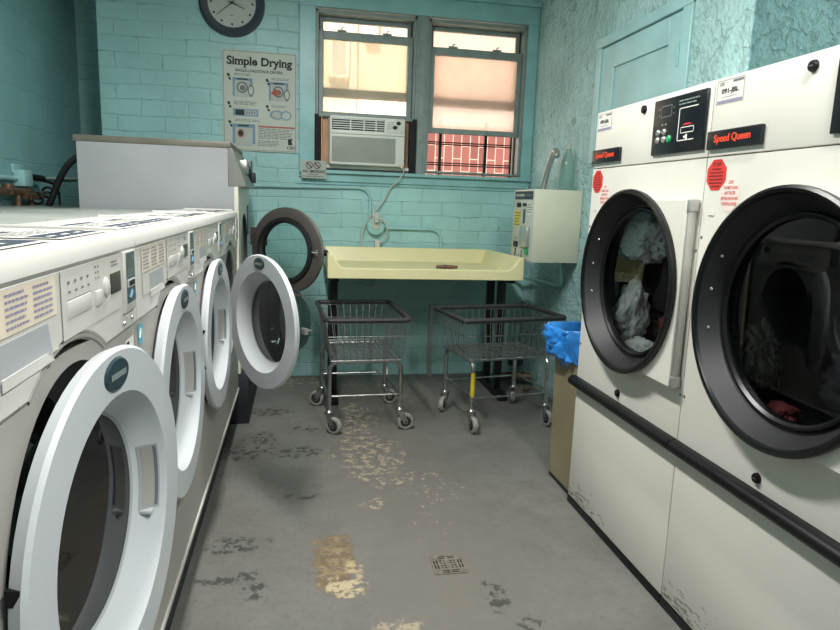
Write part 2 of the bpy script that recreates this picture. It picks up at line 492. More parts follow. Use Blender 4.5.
class MB:
    """Collects primitives and links them as ONE mesh object."""

    def __init__(self, mtx=None):
        self.v, self.f, self.mi, self.names = [], [], [], []
        self.M = mtx.copy() if mtx else Matrix.Identity(4)

    def m(self, key):
        if key not in self.names:
            self.names.append(key)
        return self.names.index(key)

    def add(self, vs, fs, key):
        b = len(self.v)
        k = self.m(key)
        self.v += [tuple(self.M @ Vector(p)) for p in vs]
        for f in fs:
            self.f.append([b + i for i in f])
            self.mi.append(k)
        return self

    def box(self, x0, x1, y0, y1, z0, z1, key, bev=0.0):
        if bev <= 0:
            vs = [(x, y, z) for x in (x0, x1) for y in (y0, y1) for z in (z0, z1)]
            return self.add(vs, [(0, 1, 3, 2), (4, 6, 7, 5), (0, 4, 5, 1), (2, 3, 7, 6), (0, 2, 6, 4), (1, 5, 7, 3)], key)
        bm = bmesh.new()
        bmesh.ops.create_cube(bm, size=1.0)
        for v in bm.verts:
            v.co = Vector(((x0 + x1) / 2 + v.co.x * (x1 - x0), (y0 + y1) / 2 + v.co.y * (y1 - y0), (z0 + z1) / 2 + v.co.z * (z1 - z0)))
        bmesh.ops.bevel(bm, geom=bm.edges[:], offset=bev, segments=2, affect='EDGES', profile=0.5)
        bm.verts.index_update()
        self.add([v.co[:] for v in bm.verts], [[v.index for v in f.verts] for f in bm.faces], key)
        bm.free()
        return self

    def tube(self, pts, r, key, seg=8, closed=False, cap=True):
        pts = [Vector(p) for p in pts]
        n = len(pts)
        rs = r if isinstance(r, (list, tuple)) else [r] * n
        tang = []
        for i in range(n):
            a = pts[(i - 1) % n] if (closed or i > 0) else pts[i]
            b = pts[(i + 1) % n] if (closed or i < n - 1) else pts[i]
            tang.append((b - a).normalized())
        up = Vector((0, 0, 1)) if abs(tang[0].z) < 0.9 else Vector((1, 0, 0))
        nr = (up - tang[0] * up.dot(tang[0])).normalized()
        vs, fs = [], []
        for i in range(n):
            nr = (nr - tang[i] * nr.dot(tang[i]))
            nr = nr.normalized() if nr.length > 1e-6 else tang[i].orthogonal().normalized()
            bi = tang[i].cross(nr)
            for k in range(seg):
                a = 2 * PI * k / seg
                vs.append(pts[i] + (nr * math.cos(a) + bi * math.sin(a)) * rs[i])
        for i in range(n if closed else n - 1):
            j = (i + 1) % n
            for k in range(seg):
                l = (k + 1) % seg
                fs.append((i * seg + k, i * seg + l, j * seg + l, j * seg + k))
        if cap and not closed:
            fs.append(tuple(range(seg)))
            fs.append(tuple((n - 1) * seg + k for k in range(seg)))
        return self.add(vs, fs, key)

    def lathe(self, prof, key, c=(0, 0, 0), seg=56, loop=False, axis='w', a0=0.0, a1=2 * PI, sx=1.0, keys=None):
        """prof = [(radius, height along axis)]; axis w: local third axis, v: local second axis."""
        full = abs(a1 - a0 - 2 * PI) < 1e-6
        ns = seg if full else seg + 1
        vs = []
        for (r, h) in prof:
            for k in range(ns):
                a = a0 + (a1 - a0) * k / seg
                x, y = r * math.cos(a) * sx, r * math.sin(a)
                if axis == 'w':
                    vs.append((c[0] + x, c[1] + y, c[2] + h))
                elif axis == 'v':
                    vs.append((c[0] + x, c[1] + h, c[2] + y))
                else:
                    vs.append((c[0] + h, c[1] + x, c[2] + y))
        n = len(prof)
        for i in range(n if loop else n - 1):
            j = (i + 1) % n
            fs = []
            for k in range(seg):
                l = (k + 1) % ns
                fs.append((i * ns + k, i * ns + l, j * ns + l, j * ns + k))
            b = len(self.v)
            if i == 0:
                base = b
                self.add(vs, fs, keys[i] if keys else key)
            else:
                kk = self.m(keys[i] if keys else key)
                for f in fs:
                    self.f.append([base + q for q in f])
                    self.mi.append(kk)
        return self

    def disc(self, c, r, key, seg=40, sx=1.0, th=0.0):
        if th:
            return self.lathe([(0.0001, 0), (r, 0), (r, th), (0.0001, th)], key, c, seg, sx=sx)
        vs = [(c[0] + r * sx * math.cos(2 * PI * k / seg), c[1] + r * math.sin(2 * PI * k / seg), c[2]) for k in range(seg)]
        return self.add(vs, [tuple(range(seg))], key)

    def prism(self, poly, w0, w1, key, ax='w'):
        n = len(poly)
        def P(p, w):
            return {'w': (p[0], p[1], w), 'u': (w, p[0], p[1]), 'v': (p[0], w, p[1])}[ax]
        vs = [P(p, w0) for p in poly] + [P(p, w1) for p in poly]
        fs = [tuple(range(n)), tuple(range(n, 2 * n))] + [(i, (i + 1) % n, n + (i + 1) % n, n + i) for i in range(n)]
        return self.add(vs, fs, key)

    def rect(self, u0, u1, v0, v1, w, key):
        return self.add([(u0, v0, w), (u1, v0, w), (u1, v1, w), (u0, v1, w)], [(0, 1, 2, 3)], key)

    def plate_hole(self, u0, u1, v0, v1, cu, cv, r, w0, w1, key, seg=64):
        """Flat plate with a round hole: front face, rim of hole, outer edges."""
        ci, ou = [], []
        for k in range(seg):
            a = 2 * PI * (k + 0.5) / seg
            dx, dy = math.cos(a), math.sin(a)
            ts = []
            if dx > 1e-9: ts.append((u1 - cu) / dx)
            if dx < -1e-9: ts.append((u0 - cu) / dx)
            if dy > 1e-9: ts.append((v1 - cv) / dy)
            if dy < -1e-9: ts.append((v0 - cv) / dy)
            t = min(x for x in ts if x > 0)
            ci.append((cu + r * dx, cv + r * dy))
            ou.append((cu + t * dx, cv + t * dy))
        for cx, cy in ((u0, v0), (u0, v1), (u1, v0), (u1, v1)):
            k = min(range(seg), key=lambda q: (ou[q][0] - cx) ** 2 + (ou[q][1] - cy) ** 2)
            ou[k] = (cx, cy)
        vs = [(*p, w1) for p in ci] + [(*p, w1) for p in ou] + [(*p, w0) for p in ci] + [(*p, w0) for p in ou]
        fs = []
        for k in range(seg):
            l = (k + 1) % seg
            fs += [(k, l, seg + l, seg + k), (k, l, 2 * seg + l, 2 * seg + k), (seg + k, seg + l, 3 * seg + l, 3 * seg + k)]
        return self.add(vs, fs, key)

    def text(self, s, u, v, w, height, key, width=None, bold=0.0, th=0.0004, center=True, slant=0.0, serif=0.0):
        """Lettering as real geometry; (u,v) is the centre (or left middle) of the text box."""
        cu = bpy.data.curves.new('lettering', 'FONT')
        cu.body = s
        cu.size = 1.0
        cu.offset = bold
        cu.resolution_u = 3
        cu.extrude = 0.0
        o = bpy.data.objects.new('lettering', cu)
        COL.objects.link(o)
        dg = bpy.context.evaluated_depsgraph_get()
        me = bpy.data.meshes.new_from_object(o.evaluated_get(dg))
        vs = [Vector(x.co) for x in me.vertices]
        fs = [tuple(p.vertices) for p in me.polygons]
        if serif:
            cnt = {}
            for p in fs:
                for i in range(len(p)):
                    e = tuple(sorted((p[i], p[(i + 1) % len(p)])))
                    cnt[e] = cnt.get(e, 0) + 1
            lo = min(a.y for a in vs)
            xh = sorted({round(a.y, 3) for a in vs})
            for (i, j), c in cnt.items():
                a, bb = vs[i], vs[j]
                L = abs(a.x - bb.x)
                if c == 1 and abs(a.y - bb.y) < 2e-3 and 0.05 < L < 0.2 and (abs(a.y) < 0.06 or a.y > 0.42 or abs(a.y - lo) < 0.03):
                    x0, x1 = min(a.x, bb.x) - serif, max(a.x, bb.x) + serif
                    low = a.y < 0.2
                    y0, y1 = (a.y, a.y + 0.05) if low else (a.y - 0.05, a.y)
                    if not low:
                        x1 -= serif
                    k = len(vs)
                    vs += [Vector((x0, y0, 0)), Vector((x1, y0, 0)), Vector((x1, y1, 0)), Vector((x0, y1, 0))]
                    fs.append((k, k + 1, k + 2, k + 3))
        bpy.data.objects.remove(o)
        bpy.data.curves.remove(cu)
        bpy.data.meshes.remove(me)
        if not vs:
            return self
        x0, x1 = min(a.x for a in vs), max(a.x for a in vs)
        y0, y1 = min(a.y for a in vs), max(a.y for a in vs)
        sy = height / max(1e-6, y1 - y0)
        sx = width / max(1e-6, x1 - x0) if width else sy
        ox = (x0 + x1) / 2 if center else x0
        out = [(u + (a.x - ox) * sx + slant * (a.y - y0) * sy, v + (a.y - (y0 + y1) / 2) * sy, w + th) for a in vs]
        return self.add(out, fs, key)

    def lines(self, u0, u1, vtop, pitch, n, w, key, th=0.3, ragged=0.25):
        """Rows of small print too fine to read: thin ragged bars broken into words."""
        for i in range(n):
            v = vtop - i * pitch
            end = u1 - (u1 - u0) * ragged * random.random()
            x = u0
            while x < end - 1e-4:
                wl = min(end - x, (u1 - u0) * random.uniform(0.08, 0.22))
                self.rect(x, x + wl, v - pitch * th, v + pitch * th * 0.4, w, key)
                x += wl + (u1 - u0) * 0.03
        return self

    def build(self, name, parent=None, sharp=32.0, bevel=0.0, recalc=True):
        me = bpy.data.meshes.new(name)
        me.from_pydata([tuple(p) for p in self.v], [], self.f)
        for k in self.names:
            me.materials.append(M[k])
        me.polygons.foreach_set('material_index', self.mi)
        if recalc:
            bm = bmesh.new()
            bm.from_mesh(me)
            bmesh.ops.recalc_face_normals(bm, faces=bm.faces[:])
            bm.to_mesh(me)
            bm.free()
        me.polygons.foreach_set('use_smooth', [True] * len(me.polygons))
        me.set_sharp_from_angle(angle=math.radians(sharp))
        me.update()
        o = bpy.data.objects.new(name, me)
        COL.objects.link(o)
        if parent:
            o.parent = parent
        if bevel:
            b = o.modifiers.new('bevel', 'BEVEL')
            b.width = bevel
            b.segments = 2
            b.limit_method = 'ANGLE'
            b.angle_limit = math.radians(40)
        return o


def tag(o, label=None, cat=None, group=None, kind=None):
    if label: o['label'] = label
    if cat: o['category'] = cat
    if group: o['group'] = group
    if kind: o['kind'] = kind
    return o


def thing(name, label, cat, loc=(0, 0, 0), rz=0.0, group=None):
    o = bpy.data.objects.new(name, None)
    o.empty_display_size = 0.1
    COL.objects.link(o)
    o.location = loc
    o.rotation_euler = (0, 0, rz)
    return tag(o, label, cat, group)


def struct(o):
    o['kind'] = 'structure'
    return o


def copy_tree(o, parent=None):
    c = o.copy()
    COL.objects.link(c)
    if parent:
        c.parent = parent
    for ch in list(o.children):
        copy_tree(ch, c)
    return c


def fr(origin=(0, 0, 0), rz=0.0):
    """front-facing frame placed in the world: u to the viewer's right, v up, w towards the viewer"""
    return Matrix.Translation(Vector(origin)) @ Matrix.Rotation(rz, 4, 'Z') @ FRONT


def arc(c, r, a0, a1, n, plane='xz', h=0.0):
    out = []
    for i in range(n + 1):
        a = a0 + (a1 - a0) * i / n
        x, y = c[0] + r * math.cos(a), c[1] + r * math.sin(a)
        out.append({'xz': (x, h, y), 'xy': (x, y, h), 'yz': (h, x, y)}[plane])
    return out


def bezier(pts, n=10):
    """Catmull-Rom through the points."""
    P = [Vector(p) for p in pts]
    P = [P[0] * 2 - P[1]] + P + [P[-1] * 2 - P[-2]]
    out = []
    for i in range(1, len(P) - 2):
        for k in range(n):
            t = k / n
            a, b, c, d = P[i - 1], P[i], P[i + 1], P[i + 2]
            out.append(0.5 * ((2 * b) + (c - a) * t + (2 * a - 5 * b + 4 * c - d) * t * t + (3 * b - a - 3 * c + d) * t ** 3))
    out.append(P[-2])
    return out


# ------------------------------------------------------------------ room
YW = 4.55           # face of the rear brick wall
XR = 1.64           # right wall
XL = -1.53          # left wall
YB = -2.0           # wall behind the viewer
ZC = 2.75
YREC = 5.12         # recess in the rear wall, far left
XJ = -1.236         # edge of the recess

struct(MB().box(XL - .2, 2.45, YB - .2, 5.3, -0.15, 0, 'floor').build('floor'))
struct(MB().box(XL - .2, 2.45, YB - .2, 5.3, ZC, ZC + .15, 'ceiling').build('ceiling'))
# rear wall with the window opening (two windows share one opening)
OX0, OX1, OZ0, OZ1 = 0.085, 1.575, 1.44, 2.50
b = MB()
WT = 0.24
b.box(XJ, OX0, YW, YREC + .1, 0, ZC, 'wall')
b.box(OX1, XR + .6, YW, YW + WT, 0, ZC, 'wall')
b.box(OX0, OX1, YW, YW + WT, 0, OZ0, 'wall')
b.box(OX0, OX1, YW, YW + WT, OZ1, ZC, 'wall')
struct(b.build('wall_back'))
struct(MB().box(XL - .2, XJ, YREC, YREC + .15, 0, ZC, 'wall').build('wall_recess'))
struct(MB().box(XL - .2, XL, YB, YREC, 0, ZC, 'wall_side').build('wall_left'))
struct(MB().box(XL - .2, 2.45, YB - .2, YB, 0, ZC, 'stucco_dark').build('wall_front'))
# right wall: full height beyond the dryers, lintel above them, alcove behind them
b = MB()
YD = 2.49
b.box(XR, XR + .2, YD, YW, 0, ZC, 'stucco')
b.box(XR, 2.3, 2.24, YD, 1.64, ZC, 'stucco')
b.box(XR, 2.3, YB, 2.24, 1.64, ZC, 'stucco')
b.box(2.1, 2.3, YB, YD, 0, 1.64, 'stucco')
struct(b.build('wall_right'))
# right wall nearer the viewer: thin band, its shade put into a darker colour
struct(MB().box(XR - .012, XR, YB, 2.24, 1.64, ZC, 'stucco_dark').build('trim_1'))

# window casing and sill
b = MB()
f = fr((0, YW, 0))
b.M = f
b.box(-0.0, OX0 + .02, 1.40, 2.60, 0, 0.022, 'trim')
b.box(1.56, XR - .003, 1.40, 2.56, 0, 0.022, 'trim')
b.box(0.0, XR - .003, 2.485, 2.60, 0, 0.026, 'trim')
b.box(0.0, XR - .003, 2.60, 2.64, 0, 0.045, 'trim')
struct(b.build('trim_2', bevel=0.003))
b = MB(f)
b.box(0.02, 1.63, 1.372, 1.425, 0, 0.02, 'trim')
b.box(0.0, XR - .003, 1.425, 1.448, -0.10, 0.045, 'trim')
struct(b.build('trim_3', bevel=0.004))
b = MB(f)
b.box(0.779, 0.862, 1.448, 2.485, -0.14, 0.012, 'sash')
b.box(0.797, 0.845, 1.448, 2.485, 0.012, 0.018, 'sash')
struct(b.build('trim_4', bevel=0.003))
# caulk dirt line under the apron
b = MB(f)
b.box(-0.02, 1.635, 1.352, 1.372, 0, 0.008, 'trim')
struct(b.build('trim_5', bevel=0.002))


def window(n, x0, x1, z0, z1, low_b, low_t, up_b, panek, rail_lo):
    """double-hung sash window; both sashes real, lower one raised"""
    root = bpy.data.objects.new('window_%d' % n, None)
    COL.objects.link(root)
    root['kind'] = 'structure'
    root.location = (0, YW, 0)
    b = MB(FRONT)
    b.box(x0, x0 + .018, z0, z1, -0.15, 0.004, 'sash')
    b.box(x1 - .018, x1, z0, z1, -0.15, 0.004, 'sash')
    b.box(x0, x1, z1 - .022, z1, -0.15, 0.004, 'sash')
    b.box(x0, x1, z0, z0 + .012, -0.15, 0.002, 'sash')
    for xx in (x0 + .018, x1 - .026):
        b.box(xx, xx + .008, z0 + .012, z1 - .022, -0.10, -0.075, 'sash_dark')
    b.build('window_frame', root, bevel=0.002)
    a0, a1 = x0 + .02, x1 - .02

    def sash(name, zb, zt, w, bot, top, side):
        s = MB(FRONT)
        s.box(a0, a0 + side, zb, zt, w, w + .03, 'sash')
        s.box(a1 - side, a1, zb, zt, w, w + .03, 'sash')
        s.box(a0 + side, a1 - side, zb, zb + bot, w, w + .032, 'sash')
        s.box(a0 + side, a1 - side, zt - top, zt, w, w + .034, 'sash')
        o = s.build(name, root, bevel=0.003)
        g = MB(FRONT)
        g.box(a0 + side - .004, a1 - side + .004, zb + bot - .004, zt - top + .004, w + .012, w + .016, panek)
        g.build('pane', o)
        return o
    sash('upper_sash', up_b, z1 - .024, -0.115, 0.06, 0.028, 0.030)
    lo = sash('lower_sash', low_b, low_t, -0.055, rail_lo, 0.052, 0.032)
    for q in (0.24, 0.72):
        s = MB(FRONT)
        cx = a0 + (a1 - a0) * q
        s.box(cx - .03, cx + .03, low_t, low_t + .012, -0.045, -0.02, 'sash')
        s.tube([(cx - .005, low_t + .01, -0.03), (cx + .0, low_t + .024, -0.028), (cx + .012, low_t + .026, -0.02)], 0.004, 'sash_dark', 6)
        s.build('sash_lock', lo)
    return root


window(1, 0.106, 0.779, 1.448, 2.478, 1.815, 2.352, 1.94, 'pane', 0.022)
window(2, 0.862, 1.558, 1.462, 2.476, 1.735, 2.305, 1.925, 'pane_dirty', 0.035)

# cupboard door high on the right wall, above the dryers
dr = bpy.data.objects.new('door_1', None)
COL.objects.link(dr)
dr['kind'] = 'structure'
dr.location = (XR, 3.52, 0)
dr.rotation_euler = (0, 0, -PI / 2)
b = MB(FRONT)          # u runs from the far jamb towards the viewer
b.box(0, 0.055, 1.50, 2.15, 0, 0.03, 'door_paint')
b.box(0.83, 0.90, 1.50, 2.15, 0, 0.03, 'door_paint')
b.box(0, 0.90, 2.11, 2.16, 0, 0.035, 'door_paint')
b.build('door_frame', dr, bevel=0.004)
b = MB(FRONT)
b.box(0.06, 0.825, 1.50, 2.105, 0, 0.010, 'door_paint')
b.box(0.06, 0.20, 1.50, 2.105, 0.010, 0.020, 'door_paint')
b.box(0.715, 0.825, 1.50, 2.105, 0.010, 0.020, 'door_paint')
b.box(0.20, 0.715, 1.985, 2.105, 0.010, 0.020, 'door_paint')
b.build('door_leaf', dr, bevel=0.003)
b = MB(FRONT)
b.tube([(0.828, 1.87, 0.034), (0.828, 1.97, 0.034)], 0.007, 'trim', 8)
b.build('hinge', dr)
# pilaster at the near side of the door
b = MB()
b.box(XR - .02, XR, 2.24, 2.62, 1.64, ZC, 'stucco')
struct(b.build('trim_6', bevel=0.004))

# ------------------------------------------------------------------ outside the window
tag(MB().box(-6, 9, YW + WT, 12, -0.1, 0.0, 'ext_ground').build('yard_ground'), 'pale concrete yard ground outside the window', 'ground', kind='structure')
bd = thing('building', 'sunlit peach brick building across the yard seen through the window', 'building', (0, 8.0, 0))
MB().box(-5, 8, 0, .4, 0.0, 7, 'ext_wall').build('wall', bd)
MB().box(0.575, 0.66, -0.05, -0.002, 0, 7, 'ext_red').build('brick_strip', bd)
MB().box(-5, 0.25, -0.04, -0.002, 0, 7, 'ext_red').build('brick_strip', bd)
for wx, wz, ww, wh in ((0.33, 2.66, .24, .46), (0.74, 3.10, .16, .6), (-0.5, 2.66, .4, .46)):
    fo = MB().box(wx, wx + ww, -0.08, 0.0, wz, wz + wh, 'ext_white').build('window', bd, bevel=0.005)
    MB().box(wx + .04, wx + ww - .04, -0.086, -0.081, wz + .04, wz + wh - .04, 'ext_glass').build('pane', fo)
MB().box(0.67, 1.45, -0.10, -0.002, 2.05, 2.40, 'ext_white').build('white_band', bd)
tag(MB().box(1.05, 5.5, 6.2, 6.4, 0, 1.98, 'fence_brick').build('yard_wall'), 'red brick yard wall with pale upright joints outside the right window', 'wall')
tag(MB().box(1.36, 5.5, 7.2, 7.4, 0, 5.0, 'ext_red').build('brick_wall'), 'red brick side wall rising behind the yard wall, seen through hazy right window', 'wall')
b = MB()
yg = YW + WT + 0.06
for z in (1.535, 1.55, 1.685, 1.70):
    b.box(0.84, 1.60, yg - .006, yg + .006, z - .004, z + .004, 'iron')
gr = b.build('window_guard')
tag(gr, 'black iron window guard outside the right window', 'window guard')
for x in (1.03, 1.38, 1.585):
    MB().box(x - .011, x + .011, yg - .011, yg + .011, 1.40, 1.86, 'iron').build('guard_post', gr)

# ------------------------------------------------------------------ washers
WASH_Y0, WASH_P = 0.98, 0.721
WFX = -0.36


def make_washer():
    root = thing('washing_machine', 'x', 'washing machine', (WFX, WASH_Y0, 0), PI / 2, 'front loading washers in the left row')
    hw = 0.3585
    cu, cv = -0.005, 0.752
    # cabinet: sides, back and a front sheet with a real porthole
    b = MB(FRONT)
    b.plate_hole(-hw, hw, 0.215, 1.02, cu, cv, 0.252, 0.018, 0.038, 'cabinet')
    b.box(-hw, -hw + .01, 0.215, 1.13, -0.74, 0.018, 'cabinet')
    b.box(hw - .01, hw, 0.215, 1.13, -0.74, 0.018, 'cabinet')
    b.box(-hw, hw, 0.215, 1.13, -0.74, -0.73, 'cabinet')
    b.box(-hw, hw, 0.215, 0.235, -0.74, 0.018, 'cabinet')
    b.box(-hw, hw, 0.215, 0.229, 0.036, 0.0425, 'white')
    b.build('cabinet', root)
    b = MB(FRONT)
    b.box(-hw + .002, hw - .002, 0.0, 0.2145, -0.70, -0.008, 'navy')
    b.build('kick_plate', root)
    # lid: white front cap with rounded edge, grey steel behind
    b = MB(FRONT)
    prof = [(-0.22, 1.140), (0.040, 1.140), (0.0455, 1.149), (0.0448, 1.163), (0.040, 1.172), (0.030, 1.1775), (-0.22, 1.178)]
    vs = [(-hw, z, w) for w, z in prof] + [(hw, z, w) for w, z in prof]
    n = len(prof)
    b.add(vs, [tuple(range(n)), tuple(range(n, 2 * n))] + [(i, (i + 1) % n, n + (i + 1) % n, n + i) for i in range(n)], 'white')
    for s in (-1, 1):
        b.prism([(s * hw, 1.172), (s * (hw - .012), 1.172), (s * (hw - .010), 1.1835), (s * hw, 1.1835)], -0.22, 0.020, 'white')
    b.build('top_cap', root, bevel=0.002)
    b = MB(FRONT)
    b.box(-hw + .004, hw - .004, 1.13, 1.168, -0.74, -0.222, 'lid', 0.004)
    b.build('lid', root)
    # instruction sheets stuck on the top
    for s0, s1 in ((-0.30, 0.02), (0.06, 0.30)):
        b = MB(FRONT @ Matrix(((1, 0, 0, 0), (0, 0, 1, 1.1795), (0, -1, 0, 0.015), (0, 0, 0, 1))))   # u along row, v towards the rear
        b.rect(s0, s1, 0.0, 0.150, 0.0, 'paper')
        b.rect(s0 + .01, s1 - .01, 0.012, 0.058, 0.0006, 'ink_navy')
        b.rect(s0 + .01, s1 - .10, 0.118, 0.136, 0.0006, 'ink_navy')
        b.lines(s0 + .02, s1 - .02, 0.108, 0.012, 4, 0.0006, 'ink_grey')
        for q in range(4):
            b.rect(s0 + .03 + q * .06, s0 + .06 + q * .06, 0.026, 0.034, 0.001, 'paper')
        b.build('top_sticker', root, recalc=False)
    # control fascia with an arch cut round the door
    b = MB(FRONT)
    ra = 0.292
    pts = [(hw, 1.147), (-hw, 1.147), (-hw, 0.995)]
    yb = 0.995
    aa = math.asin((yb - cv) / ra)
    a_l = PI - aa
    k = 18
    for i in range(k + 1):
        a = a_l + (aa - a_l) * i / k
        x = cu + ra * math.cos(a)
        y = cv + ra * math.sin(a)
        pts.append((x, y))
    pts.append((hw, yb))
    b.prism(pts, -0.015, 0.042, 'white')
    b.build('control_fascia', root, bevel=0.006)
    W = 0.0425
    # grey arch reveal
    b = MB(FRONT)
    b.lathe([(0.292, 0.034), (0.292, 0.0415), (0.287, 0.0405), (0.283, 0.036)], 'cabinet', (cu, cv, 0), 40, a0=aa + .02, a1=PI - aa - .02)
    b.build('arch_trim', root)
    # printed instruction panel
    b = MB(FRONT)
    b.rect(-0.30, -0.06, 1.088, 1.140, W + .0006, 'cream_tag')
    for q in range(3):
        u0 = -0.295 + q * 0.078
        b.lines(u0 + .004, u0 + .070, 1.134, 0.0075, 6, W + .0012, 'ink_lav')
    b.build('instruction_sticker', root, recalc=False)
    # detergent drawer front with a sloped grip recess
    b = MB(FRONT)
    b.rect(-0.30, -0.06, 1.040, 1.084, W + .0004, 'white')
    b.prism([(-0.235, 1.030), (-0.080, 1.030), (-0.095, 1.082), (-0.235, 1.082)], W - .001, W + .0008, 'door_grey')
    b.prism([(-0.235, 1.030), (-0.080, 1.030), (-0.105, 1.044), (-0.235, 1.044)], W, W + .002, 'white')
    b.build('detergent_drawer', root)
    # control panel insert
    b = MB(FRONT)
    b.rect(-0.04, 0.265, 1.045, 1.142, W + .0003, 'white')
    b.rect(-0.042, -0.040, 1.045, 1.142, W + .0006, 'cabinet')
    for q in range(4):
        u = -0.015 + q * .028
        b.rect(u, u + .009, 1.121, 1.125, W + .0008, 'ink_grey')
        b.rect(u + .002, u + .012, 1.108, 1.111, W + .0008, 'ink_grey')
    for q in range(3):
        for p in range(2):
            b.rect(0.110 + p * .014, 0.116 + p * .014, 1.131 - q * .009, 1.134 - q * .009, W + .0008, 'ink_grey')
    b.rect(-0.02, 0.085, 1.098, 1.099, W + .0008, 'ink_grey')
    b.lines(0.20, 0.245, 1.132, 0.006, 2, W + .0008, 'ink_grey')
    b.build('keypad', root, recalc=False)
    b = MB(FRONT)
    b.box(-0.02, 0.085, 1.072, 1.097, W - .001, W + .0016, 'white', 0.0008)
    b.build('button_bar', root)
    b = MB(FRONT)
    b.box(0.108, 0.138, 1.070, 1.094, W - .001, W + .003, 'white', 0.0014)
    b.build('cycle_button', root)
    b = MB(FRONT)
    b.lathe([(0.0001, 0.006), (0.010, 0.006), (0.0155, 0.003), (0.0165, 0)], 'white', (0.165, 1.094, W), 24, sx=0.8)
    b.build('start_button', root)
    b = MB(FRONT)
    b.box(0.193, 0.255, 1.077, 1.112, W - .002, W + .0016, 'lcd')
    b.build('display', root)
    # card reader
    b = MB(FRONT)
    b.box(0.268, 0.352, 1.030, 1.144, W - .002, W + .004, 'white', 0.002)
    b.rect(0.284, 0.346, 1.046, 1.140, W + .0045, 'teal_card')
    b.box(0.288, 0.338, 1.076, 1.090, W + .004, W + .0065, 'door_white')
    b.rect(0.292, 0.334, 1.078, 1.088, W + .007, 'black')
    b.lines(0.290, 0.342, 1.108, 0.005, 3, W + .005, 'badge_text')
    b.rect(0.328, 0.338, 1.126, 1.133, W + .005, 'badge_text')
    b.tube([(0.30, 1.055, W + .005), (0.315, 1.068, W + .005), (0.325, 1.056, W + .005)], 0.003, 'ink_blue', 5)
    b.build('card_reader', root)
    b = MB(FRONT)
    b.lathe([(0.0001, 0.003), (0.004, 0.003), (0.005, 0)], 'steel', (0.268, 1.012, W), 12)
    b.build('screw', root)
    b = MB(FRONT)
    b.lathe([(0.0001, 0.003), (0.004, 0.003), (0.005, 0)], 'steel', (0.325, 1.014, W), 12)
    b.build('screw', root)
    # stickers on the cabinet below the fascia
    b = MB(FRONT)
    b.M = FRONT @ Matrix.Translation((0, 0, 0.038))
    b.rect(0.285, 0.345, 0.905, 0.975, 0.0012, 'paper')
    b.rect(0.290, 0.312, 0.957, 0.970, 0.002, 'ink')
    for q in range(4):
        b.rect(0.292, 0.338, 0.915 + q * .010, 0.921 + q * .010, 0.002, 'ink' if q % 2 else 'ink_grey')
    b.build('machine_number_sticker', root, recalc=False)
    b = MB(FRONT)
    b.M = FRONT @ Matrix.Translation((0, 0, 0.038))
    b.rect(-0.335, -0.300, 0.945, 0.985, 0.0012, 'sky_sticker')
    b.tube([(-0.327, 0.958, 0.0015), (-0.318, 0.975, 0.0015), (-0.309, 0.958, 0.0015)], 0.002, 'paper', 5)
    b.build('energy_sticker', root)
    # porthole gasket and drum
    b = MB(FRONT)
    b.lathe([(0.252, 0.030), (0.248, 0.010), (0.230, -0.02), (0.205, -0.035), (0.200, -0.09), (0.215, -0.11)], 'gasket', (cu, cv, 0), 56)
    b.build('gasket', root)
    b = MB(FRONT)
    b.lathe([(0.215, -0.10), (0.262, -0.13), (0.262, -0.52), (0.0001, -0.54)], 'drum', (cu, cv, 0), 48)
    b.build('drum', root)
    # door, hinged on its left: ring, funnel, glass bowl, badge, grip
    door = MB(FRONT)
    R, c = 0.275, (0.275, 0, 0)
    door.lathe([(0.205, -0.050), (0.248, -0.027), (0.2690, -0.019), (0.2750, -0.003), (0.2700, 0.003), (0.205, 0.003), (0.200, -0.002),
                (0.172, -0.046), (0.165, -0.050), (0.165, -0.056)], 'door_white', c, 72, loop=True,
               keys=['door_grey', 'door_white', 'door_white', 'door_white', 'door_white', 'door_white', 'door_white', 'door_grey', 'door_grey', 'door_grey'])
    d = door.build('door', root, sharp=28)
    d.location = (-0.280, -0.064, cv)
    g = MB(FRONT)
    g.lathe([(0.170, -0.048), (0.166, -0.056), (0.150, -0.075), (0.142, -0.13), (0.125, -0.160), (0.08, -0.182), (0.0001, -0.190)], 'glass_bowl', c, 56)
    g.build('glass_bowl', d)
    g = MB(FRONT)
    g.lathe([(0.168, -0.049), (0.10, -0.046), (0.0001, -0.045)], 'glass_smoke', c, 48)
    g.build('door_window', d)
    g = MB(FRONT)
    g.lathe([(0.0001, 0.004), (0.022, 0.0035), (0.0245, 0)], 'badge', (0.275, 0.238, 0.003), 36, sx=1.75)
    g.add([(0.275 + a, 0.238 + bb, 0.0074) for a, bb in ((-.027, -.005), (.027, -.005), (.027, .004), (-.027, .004))], [(0, 1, 2, 3)], 'badge_text')
    g.build('badge', d)
    g = MB(FRONT)
    # grip let into the funnel on the free side: dark slot, pale fingers
    def fun(rad, vz):
        t = (0.200 - rad) / 0.028
        return (0.275 + math.sqrt(max(0, rad * rad - vz * vz)), vz, -0.002 - 0.044 * t + 0.0014)
    for r0, r1, v0, v1, key, off in ((0.196, 0.177, -0.06, 0.06, 'door_grey', 0.0), (0.194, 0.191, -0.056, 0.056, 'ink_grey', 0.0008), (0.190, 0.180, -0.056, 0.056, 'cabinet', 0.0008)):
        vs, fs = [], []
        for i in range(13):
            z = v0 + (v1 - v0) * i / 12
            for rr in (r0, r1):
                p = fun(rr, z)
                vs.append((p[0], p[1], p[2] + off))
        for i in range(12):
            fs.append((2 * i, 2 * i + 1, 2 * i + 3, 2 * i + 2))
        g.add(vs, fs, key)
    g.box(0.273 + 0.168, 0.273 + 0.190, -0.068, -0.060, -0.036, -0.014, 'door_white', 0.002)
    g.build('door_handle', d)
    g = MB(FRONT)
    for vz in (-0.055, 0.055):
        g = MB(FRONT)
        g.box(0.0072, 0.022, vz - .010, vz + .010, -0.020, -0.004, 'black')
        g.build('hinge', d)
    g = MB(FRONT)
